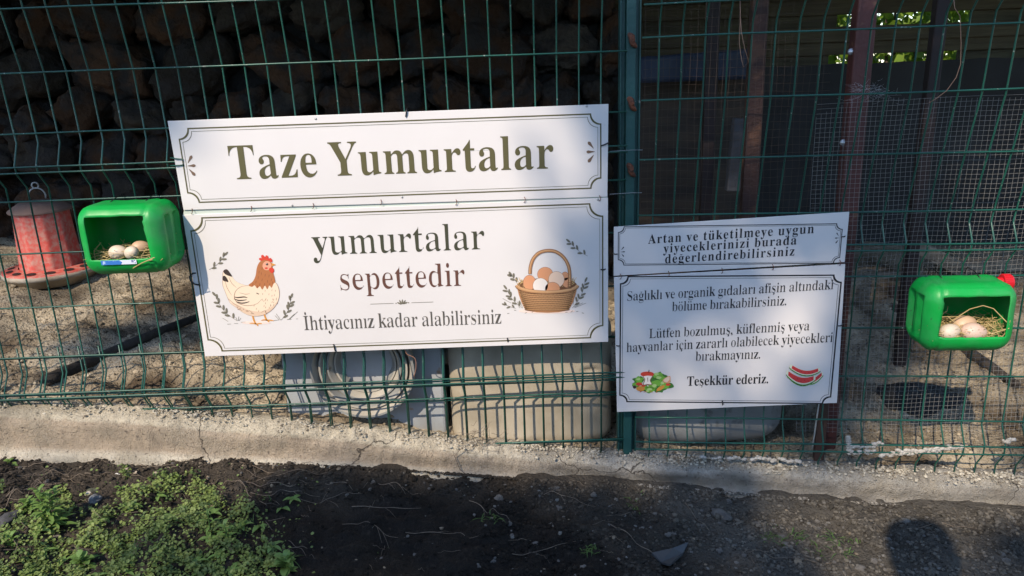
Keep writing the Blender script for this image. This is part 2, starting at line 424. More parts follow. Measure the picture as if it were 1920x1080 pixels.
    for i in range(n+1):
        x = lerp(-4.6, 4.8, i/n); dz = .012*math.sin(x*2*math.pi/.15)
        vs += [(x, .05, 1.86+dz), (x, 2.5, 2.06+dz)]
    m.add(vs, [(2*i, 2*i+2, 2*i+3, 2*i+1) for i in range(n)])
    o = m.build('coop_roof', mat('grey_roof_sheet', (.09, .09, .09), .8), smooth=True); s_ = o.modifiers.new('t', 'SOLIDIFY'); s_.thickness = .004
    tag(o, 'corrugated roof sheet sheltering the yard behind the fence', 'roof')
coop()

# ------------------------------------------------------------------ greenery beyond the coop and unseen shade trees behind the viewer
M_leafS = mat('sunlit_leaf', (.13, .24, .02), .55, col2=(.20, .31, .035), scale=5, trans=.4)
M_leafD = mat('unseen_foliage_leaf', (.035, .075, .018), .55, col2=(.06, .11, .025), scale=3, trans=.25)
M_bark = mat('bark', (.08, .06, .045), .9, bump=.8, bscale=30)
def leaf(m, p, size, rng, nrm=None, mi=0, w=.5):
    a = Vector((rng.gauss(0, 1), rng.gauss(0, 1), rng.gauss(0, 1))).normalized()
    b = a.orthogonal().normalized(); b = (Matrix.Rotation(rng.uniform(0, 6.28), 3, a) @ b); c = a.cross(b)
    s = size
    m.add([p-b*s*.5, p-b*s*.05+c*s*w*.5+a*s*.08, p+b*s*.5, p-b*s*.05-c*s*w*.5+a*s*.08], [(0, 1, 2), (0, 2, 3)], mi)
def bush():
    rng = random.Random(5)
    rt = empty('leafy_bush', (2.2, 3.7, .3), 'bright sunlit leafy bush seen through gaps in the coop boards', 'bush')
    m = MB()
    for i in range(15000):
        cx = rng.uniform(.2, 5.4); p = Vector((cx, 3.8+rng.gauss(0, .4), rng.uniform(.6, 2.3)+.2*math.sin(cx*3)))
        leaf(m, p, rng.uniform(.06, .12), rng, w=.7)
    m.build('foliage', M_leafS, rt, keep=True)
    m = MB()
    for i in range(14):
        x = rng.uniform(.4, 4.8); m.tube([(x, 3.75, .1), (x+rng.uniform(-.1, .1), 3.7, .9), (x+rng.uniform(-.3, .3), 3.7, 1.8)], [.02, .014, .006], 6)
    m.build('stems', M_bark, rt, keep=True)
bush()

# two unseen trees up-sun; their crown leaves are placed to cast the shade mapped below
def uvY(p):                                     # where the sun ray through p crosses the fence plane y = 0
    t = p.y/SUN_D.y; q = p-SUN_D*t; return q.x, q.z
SHADE = []                                      # (u, v, radius, softness, strength)
def sh(px, py, r, soft=.10, k=1.0):
    p = onY(px, py, 0); SHADE.append((p.x, p.z, r, soft, k))
def shg(px, py, r, soft=.07, k=1.0):
    p = onsoil(px, py); u, v = uvY(p); SHADE.append((u, v, r, soft, k))
# right signs and the fence above them
sh(1330, 470, .24, .12); sh(1560, 430, .20, .10); sh(1215, 580, .14, .10, .5); sh(1210, 700, .16, .1, .4); sh(1340, 745, .15, .09, .35)
sh(1290, 640, .14, .10, .35); sh(1500, 520, .14, .10, .5); sh(1520, 720, .1, .1, .4)
sh(1250, 150, .26, .1); sh(1480, 130, .3, .1); sh(1700, 120, .3, .1); sh(1420, 320, .26, .1); sh(1640, 300, .24, .1); sh(1890, 40, .16, .1)
sh(1720, 400, .10, .08); sh(1610, 560, .12, .09); sh(1600, 700, .12, .09, .9); sh(1520, 800, .12, .08)
sh(1150, 430, .08, .17, .9); sh(1170, 300, .10, .18, .8); sh(1130, 560, .05, .12, .5); sh(1150, 60, .16, .12)
for k in range(26): SHADE.append((-2.6+.2*k, 1.78+.02*math.sin(k*2.1), .14, .06, 1.0))
# upper left fence
sh(110, 150, .25, .1); sh(40, 290, .2, .08); sh(230, 60, .14, .1); sh(225, 230, .13, .1); sh(-120, 120, .3, .1); sh(-150, 400, .2, .1)
# curb at the right
sh(1190, 850, .09, .08, .5); sh(1340, 885, .11, .07, .9); sh(1560, 890, .09, .07, .4); sh(1900, 880, .08, .05, .5)
# bare soil in front
for q in [(560, 905, .10), (660, 930, .12), (800, 950, .14), (930, 960, .13), (1060, 975, .13), (1190, 985, .13), (1320, 970, .12), (600, 1010, .13), (720, 1030, .15),
          (870, 1040, .15), (1020, 1050, .15), (1180, 1060, .15), (1330, 1060, .13), (1460, 1075, .1), (1420, 930, .05), (480, 960, .05), (1930, 1040, .10), (1858, 1055, .05)]:
    shg(*q)
for q in [(420, 1060, .06), (470, 1010, .05), (330, 1000, .02), (240, 1060, .03)]: shg(*q, .05, .7)
# leave these sunny even if a disc above reaches them
SUNNY = [(onY(1800, 600).x, onY(1800, 600).z, .22), (onY(240, 440).x, onY(240, 440).z, .22), (onY(1490, 650).x, onY(1490, 650).z, .13), (*uvY(onsoil(1590, 975)), .17), (*uvY(onsoil(1830, 640)), .26), (*uvY(onsoil(1890, 560)), .3), (*uvY(onsoil(1780, 560)), .2), (*uvY(onsoil(1690, 1010)), .20)]
def shade_at(u, v):
    a = 0
    for (x, z, r, s, k) in SHADE:
        d = math.hypot(u-x, v-z)
        if d < r+s: a = max(a, k*min(1, (r+s-d)/(2*s)) if d > r-s else k)
    for (x, z, r) in SUNNY:
        d = math.hypot(u-x, v-z)
        if d < r: a *= max(0, min(1, (d/r-.55)/.45))
    return a
def shade_trees():
    rng = random.Random(3)
    groups = [MB(), MB()]
    cents = []
    us = [s[0] for s in SHADE]; vs_ = [s[1] for s in SHADE]
    u0, u1, v0, v1 = min(us)-.4, max(us)+.4, min(vs_)-.4, max(vs_)+.3
    n = int((u1-u0)*(v1-v0)*1250)
    for i in range(n):
        u, v = rng.uniform(u0, u1), rng.uniform(v0, v1); a = shade_at(u, v)
        if rng.random() > a: continue
        dense = a > 1.2
        t = rng.uniform(11.5, 15.5)
        p = Vector((u, 0, v))-SUN_D*t
        m = groups[0] if u < -.35 else groups[1]
        leaf(m, p, rng.uniform(.08, .14), rng, w=.75)
    # a rim of ordinary foliage above and around so that the crowns read as trees
    for g, (cu, lab, nm) in enumerate([(-1.6, 'unseen leafy tree behind the viewer, crown shaped to shade the upper left fence', 'unseen_shade_tree'), (1.0, 'unseen leafy tree behind the viewer, crown shaped to shade the right hand signs', 'unseen_shade_tree')]):
        base = Vector((cu, 0, .9))-SUN_D*13.5
        bx, by = base.x+(-3.2 if g == 0 else 1.8), base.y-1.2
        gz = soil_z(bx, by)
        rt = empty(nm, (bx, by, gz), lab, 'tree')
        m = groups[g]
        for i in range(1500):
            p = Vector((bx+rng.gauss(0, .8), by-1.2+rng.gauss(0, .5), base.z+2.6+rng.gauss(0, .6))); leaf(m, p, rng.uniform(.08, .13), rng, w=.7)
        m.build('unseen_crown', M_leafD, rt, keep=True)
        m = MB(); m.tube([(bx, by, gz-.1), (bx+.05, by-.1, gz+2), (bx, by-.3, base.z+.5), (bx, by-.8, base.z+2.4)], [.16, .13, .09, .04], 10)
        for k in range(6): m.tube([(bx, by-.2, base.z-.3+.2*k), (lerp(bx, base.x, .6)+rng.uniform(-.5, .5), by+rng.uniform(-.3, .3), base.z+.2+.3*k)], [.05, .015], 6)
        m.build('unseen_trunk', M_bark, rt, keep=True)
shade_trees()
def blocker_hedge():  # unseen foliage bank added to block low sky light
    rng = random.Random(8); m = MB()
    n, k = 60, 12; vs = []
    for i in range(n+1):
        for j in range(k+1):
            x = lerp(-16, 16, i/n); z = lerp(-.3, BLOCKER_HEDGE_H, j/k); vs.append((x, -10.5+1.3*fbm(x*.8, z*.8, 0, 4)+.25*z, z+.5*fbm(x, z, 4, 3)*(j/k)))
    vs2 = [(v[0], v[1]-1.5, v[2]) for v in vs]
    m.add(vs, [(i*(k+1)+j, (i+1)*(k+1)+j, (i+1)*(k+1)+j+1, i*(k+1)+j+1) for i in range(n) for j in range(k)])
    for i in range(9000):
        x, z = rng.uniform(-16, 16), rng.uniform(0, BLOCKER_HEDGE_H+.4)
        leaf(m, Vector((x, -10.3+1.3*fbm(x*.8, z*.8, 0, 4)+.25*z+rng.uniform(-.2, .3), z)), rng.uniform(.15, .3), rng, w=.7)
    o = m.build('added_hedge', M_leafD); tag(o, 'unseen dark foliage bank added behind the viewer to block low sky light', 'blocker_hedge')
BLOCKER_HEDGE_H = 2.0
blocker_hedge()

# ------------------------------------------------------------------ wire fence panels
FOLD = .030
def fold_off(z, folds):
    """forward offset of a wire at height z for folds [(top kink, upper wire, lower wire, bottom kink)]"""
    for (a, b, c, d) in folds:
        if d <= z <= a:
            if z > b: return FOLD*(a-z)/(a-b)
            if z < c: return FOLD*(z-d)/(c-d)
            return FOLD
    return 0.0
def panel(name, pos, zrows, folds, us, z0, z1, u0, u1, lean, r=.0022, wob=.0, rowspan=None, seed=1):
    """pos(u, off, z) -> point; rows are full-length horizontal wires, us the upright wires"""
    m = MB(); rng = random.Random(seed)
    kink = sorted({z1, *[k for f in folds for k in f], *[l[0] for l in lean]}, reverse=True)
    for u in us:
        zb = z0(u) if callable(z0) else z0
        zs = [z1]+[z for z in kink if zb < z < z1]+[zb]
        ph = rng.uniform(-1, 1)*wob
        pts = []
        for z in zs: pts.append(pos(u+ph*(z-.7), fold_off(z, folds)+interp(lean, z)-.0035, z))
        m.tube(pts, r, 6)
    for z in zrows:
        a, b = (rowspan(z) if rowspan else (u0, u1))
        if b-a < .05: continue
        n = max(2, int((b-a)/.12)); pts = []
        for i in range(n+1):
            u = lerp(a, b, i/n); pts.append(pos(u, fold_off(z, folds)+interp(lean, z)+.0008*nz(u*6, z*9, seed), z+.0022*nz(u*2.5, z*7, seed+3)))
        m.tube(pts, r*1.12, 6)
    return m.build(name, M_wire, smooth=True)
PL = lambda u, off, z: Vector((u, -off, z))
leanL = [(0, 0), (1.0, 0), (1.26, .012), (1.41, .045), (1.6, .07), (2.1, .11)]
zr = [onY(0, y, 0).z for y in (138, 252, 313, 324, 379, 478, 578, 673, 733, 742, 777, 865)]
zr[0] = onY(0, 138, -.012).z; ztop = onY(0, 17, -.045).z
rowsL = [1.72, 1.56, ztop]+zr
f1 = (zr[2]+.058, zr[2]+.004, zr[3]-.004, zr[3]-.042)
f2 = (zr[8]+.050, zr[8]+.004, zr[9]-.004, zr[9]-.050)
xa, xb = onY(40, 138, -.010).x, onY(1127, 82, -.010).x; SP = (xb-xa)/26
usL = [xa+SP*k for k in range(-14, 28) if xa+SP*k < OR.x-.03]
def clipL(z):
    """left panel wires only where the curb lies below them"""
    a = -2.05
    x = a
    while x < OR.x-.02 and curb_z(x) > z+.004: x += .01
    return (x, OR.x-.012)
o = panel('wire_fence_panel', PL, rowsL, [f1, f2], usL, lambda u: curb_z(u)-.035, 1.95, -2.05, OR.x-.02, leanL, rowspan=clipL, seed=2)
tag(o, 'large green welded wire fence panel carrying the big egg signs', 'fence panel')
# shorter panel lapped behind the lower part
zp = onY(20, 655, .008).z
rows2 = [zr[7]-.005, zr[8]-.010, zr[9]-.009, zr[10]-.011, zr[11]-.008]
g2 = tuple(v-.008 for v in f2)
xm = onY(600, 700, .008).x
k0 = min(range(len(usL)), key=lambda i: abs(usL[i]-xm))
us2 = [usL[k0]+.0025+SP*(1.028 if k < 0 else 1.0)*k for k in range(-26, 20)]
us2 = [u for u in us2 if -2.05 < u < OR.x-.04]
o = panel('wire_fence_panel', lambda u, off, z: Vector((u, .0095-off, z)), rows2, [g2], us2, lambda u: curb_z(u)-.03, zp, -2.05, OR.x-.02, [(0, 0), (3, 0)], rowspan=clipL, seed=5)
tag(o, 'low green wire strip with pointed tips lapped along the curb behind the big panel', 'fence panel')
# right panel
leanR = [(0, 0), (.80, 0), (.86, .012), (1.13, .088), (1.29, .10), (1.40, .115), (2, .14)]
def zR(y, off): return onplane(1600, y, OR+NR*off, NR).z
rr = [(-25, .11+FOLD), (-10, .11+FOLD), (55, .098), (176, .088), (290, .045), (397, .003), (459, FOLD), (471, FOLD), (519, 0), (615, 0), (705, 0), (787, 0), (834, FOLD), (848, FOLD)]
zrR = [zR(*q) for q in rr]
fR = [(zrR[0]+.05, zrR[0]+.004, zrR[1]-.004, zrR[1]-.045), (zrR[6]+.05, zrR[6]+.004, zrR[7]-.004, zrR[7]-.045), (zrR[12]+.05, zrR[12]+.004, zrR[13]-.004, zrR[13]-.05)]
ua = ru(1317, 193, .088-.0035); ub = ru(1843, 160, .088-.0035); SPR = (ub-ua)/12
usR = [ua+SPR*k for k in range(-2, 34) if ua+SPR*k < 1.9]
o = panel('wire_fence_panel', R3, zrR+[1.58, 1.74], fR, usR, lambda u: min(.11, curb_z(OR.x+u*UR.x)-.03), 1.95, .02, 1.9, leanR, seed=9)
tag(o, 'green welded wire fence panel to the right of the green post', 'fence panel')
# mortar crusted on its lowest wires
m = MB(); rng = random.Random(4)
for (pa, pb, n) in (((1590, 838), (1655, 833), 14), ((1652, 852), (1805, 838), 46), ((1590, 850), (1640, 846), 8), ((1590, 815), (1592, 845), 5), ((1880, 828), (1900, 826), 4), ((1420, 858), (1500, 866), 9), ((1300, 858), (1420, 862), 9)):
    m = MB()
    cp = [onplane(lerp(pa[0], pb[0], t), lerp(pa[1], pb[1], t), OR+NR*(FOLD-.002), NR)+Vector((0, 0, rng.gauss(0, .0014))) for t in [i/12 for i in range(13)]]
    if n > 30: m.tube(cp, [rng.uniform(.0012, .0042) for _ in cp], 7)
    for i in range(n*3):
        t = rng.random(); px = lerp(pa[0], pb[0], t); py = lerp(pa[1], pb[1], t)
        p = onplane(px, py, OR+NR*(FOLD-.002), NR); R_ = rng.uniform(.0018, .0058); p = p+Vector((0, 0, rng.gauss(0, .0028)))
        bm = bmesh.new(); bmesh.ops.create_icosphere(bm, subdivisions=2, radius=1); s_ = rng.uniform(0, 99)
        vs = [p+Vector((v.co.x*1.5, v.co.y, v.co.z))*R_*(1+.4*nz(v.co.x*2+s_, v.co.y*2, v.co.z*2)) for v in bm.verts]
        m.add(vs, [tuple(v.index for v in f.verts) for f in bm.faces]); bm.free()
    tag(m.build('mortar_crust', M_mortar, smooth=True), 'lumpy pale mortar splashed on the lowest wires of the right fence panel', 'mortar', 'mortar splashes on the lowest wires')

# ------------------------------------------------------------------ green post between the panels
def post():
    x = OR.x; z0 = curb_z(x)-.05
    rt = empty('fence_post', (x, .03, z0), 'dark green steel fence post with rusty clamps between the two panels', 'post')
    H = 2.05-z0; m = MB()
    w = .0118
    m.box((0, -.012, H/2), (w, .016, H/2))
    for s in (-1, 1):
        m.box((s*(w+.0065), 0.004, H/2), (.0062, .012, H/2)); m.box((s*(w+.0125+.0002), -.001, H/2), (.0022, .0165, H/2))
    m.build('profile', M_post, rt, bevel=.0015)
    rng = random.Random(2)
    for py in (75, 195, 320, 520):
        c = onY(1183, py, -.02); z = c.z-z0; m = MB()
        pts = []
        for i in range(9):
            a = i/8; pts.append((-.009+.020*a+.003*math.sin(a*7), -.033-.004*math.sin(a*math.pi), z+.016-.034*a))
        m.tube(pts, [.004, .0075, .009, .008, .0085, .007, .0075, .006, .003], 7)
        m.lathe([(0, .004), (.005, .004), (.006, 0)], 8, 0, Matrix.Translation((.002, -.040, z)) @ Matrix.Rotation(math.pi/2, 4, 'X'))
        m.build('clamp', M_rust, rt, smooth=True)
    # thin tie wires
    m = MB()
    for py in (285, 366): 
        c = onY(1145, py, -.03); m = MB(); m.tube([(c.x-x, -.045, c.z-z0), (.0, -.041, c.z-z0+.001), (.03, -.038, c.z-z0)], .0007, 4); m.build('tie_wire', M_steel, rt)
post()

# ------------------------------------------------------------------ fine hardware netting behind the right panel
def netting():
    m = MB()
    def P(u, z): return R3(u, -.10+.014*fbm(u*3, z*3, 0, 3)+.02*math.sin(z*4+u*2), z)
    p = [(.535, 1.11), (1.95, 1.19)]
    u = .50
    while u < 1.95:
        zt = interp([(.45, 1.05), (.6, 1.12), (1.0, 1.11), (1.9, 1.13)], u)+.008*nz(u*14)
        pts = [P(u+.006*nz(z*5, u*2), z) for z in [lerp(.16, zt, i/26) for i in range(27)]]
        m.tube(pts, .00040, 3, cap=False); u += .0128
    z = .17
    while z < 1.13:
        pts = [P(u, z+.007*nz(u*4, z*3)+.02*(u-1)) for u in [lerp(.50, 1.95, i/44) for i in range(45)]]
        m.tube(pts, .00040, 3, cap=False); z += .0128
    o = m.build('fine_wire_netting', mat('grey_netting_wire', (.30, .29, .27), .6, metal=.3)); tag(o, 'fine square galvanised netting hung close behind the right fence panel', 'netting')
    m = MB()
    def Q(u, z): return R3(u, -.42+.03*fbm(u*3, z*3, 4, 3), z)
    u = .06
    while u < .62:
        m.tube([Q(u+.008*nz(z*5, u*9), z) for z in [lerp(.2, 1.62, i/20) for i in range(21)]], .00045, 3, cap=False); u += .020
    z = .2
    while z < 1.6:
        m.tube([Q(u, z+.01*nz(u*5, z*4)) for u in [lerp(.06, .62, i/16) for i in range(17)]], .00045, 3, cap=False); z += .024
    o = m.build('coarse_wire_netting', mat('rusty_netting_wire', (.09, .065, .05), .7, metal=.3)); tag(o, 'coarse rusty netting stretched between the brown coop posts behind the green post', 'netting')
netting()
for lab, pts, off in (('thin copper wire loop hanging near the brown post behind the right panel', [(1388, -5), (1388, 40), (1386, 80), (1390, 110), (1394, 126), (1404, 116), (1396, 90), (1390, 60), (1388, 30)], .02),
                 ('long thin copper wire hanging down at the upper right of the fence', [(1788, -5), (1790, 15), (1800, 30), (1802, 80), (1801, 120), (1793, 145), (1775, 170), (1755, 185), (1742, 193)], .06)):
    m = MB(); ps = [onplane(x, y, OR+NR*(off+.11), NR) for x, y in pts]
    m.tube(ps, .0009, 5); tag(m.build('hanging_wire', mat('copper_wire', (.30, .17, .11), .5, metal=.4), smooth=True), lab, 'wire')
def cobweb():
    rng = random.Random(6); m = MB()
    for i in range(120):
        a = (rng.gauss(1632, 16), rng.gauss(172, 7)); b = (a[0]+rng.gauss(0, 14), a[1]+rng.gauss(0, 6))
        pa, pb = onplane(*a, OR+NR*.06, NR), onplane(*b, OR+NR*rng.uniform(.03, .085), NR)
        m.tube([pa, (pa+pb)/2-Vector((0, 0, .002)), pb], .00014, 3, cap=False)
    tag(m.build('cobweb', mat('cobweb_silk', (.5, .5, .5), .8)), 'dusty grey cobweb on the fence wires by the red post', 'cobweb')
cobweb()

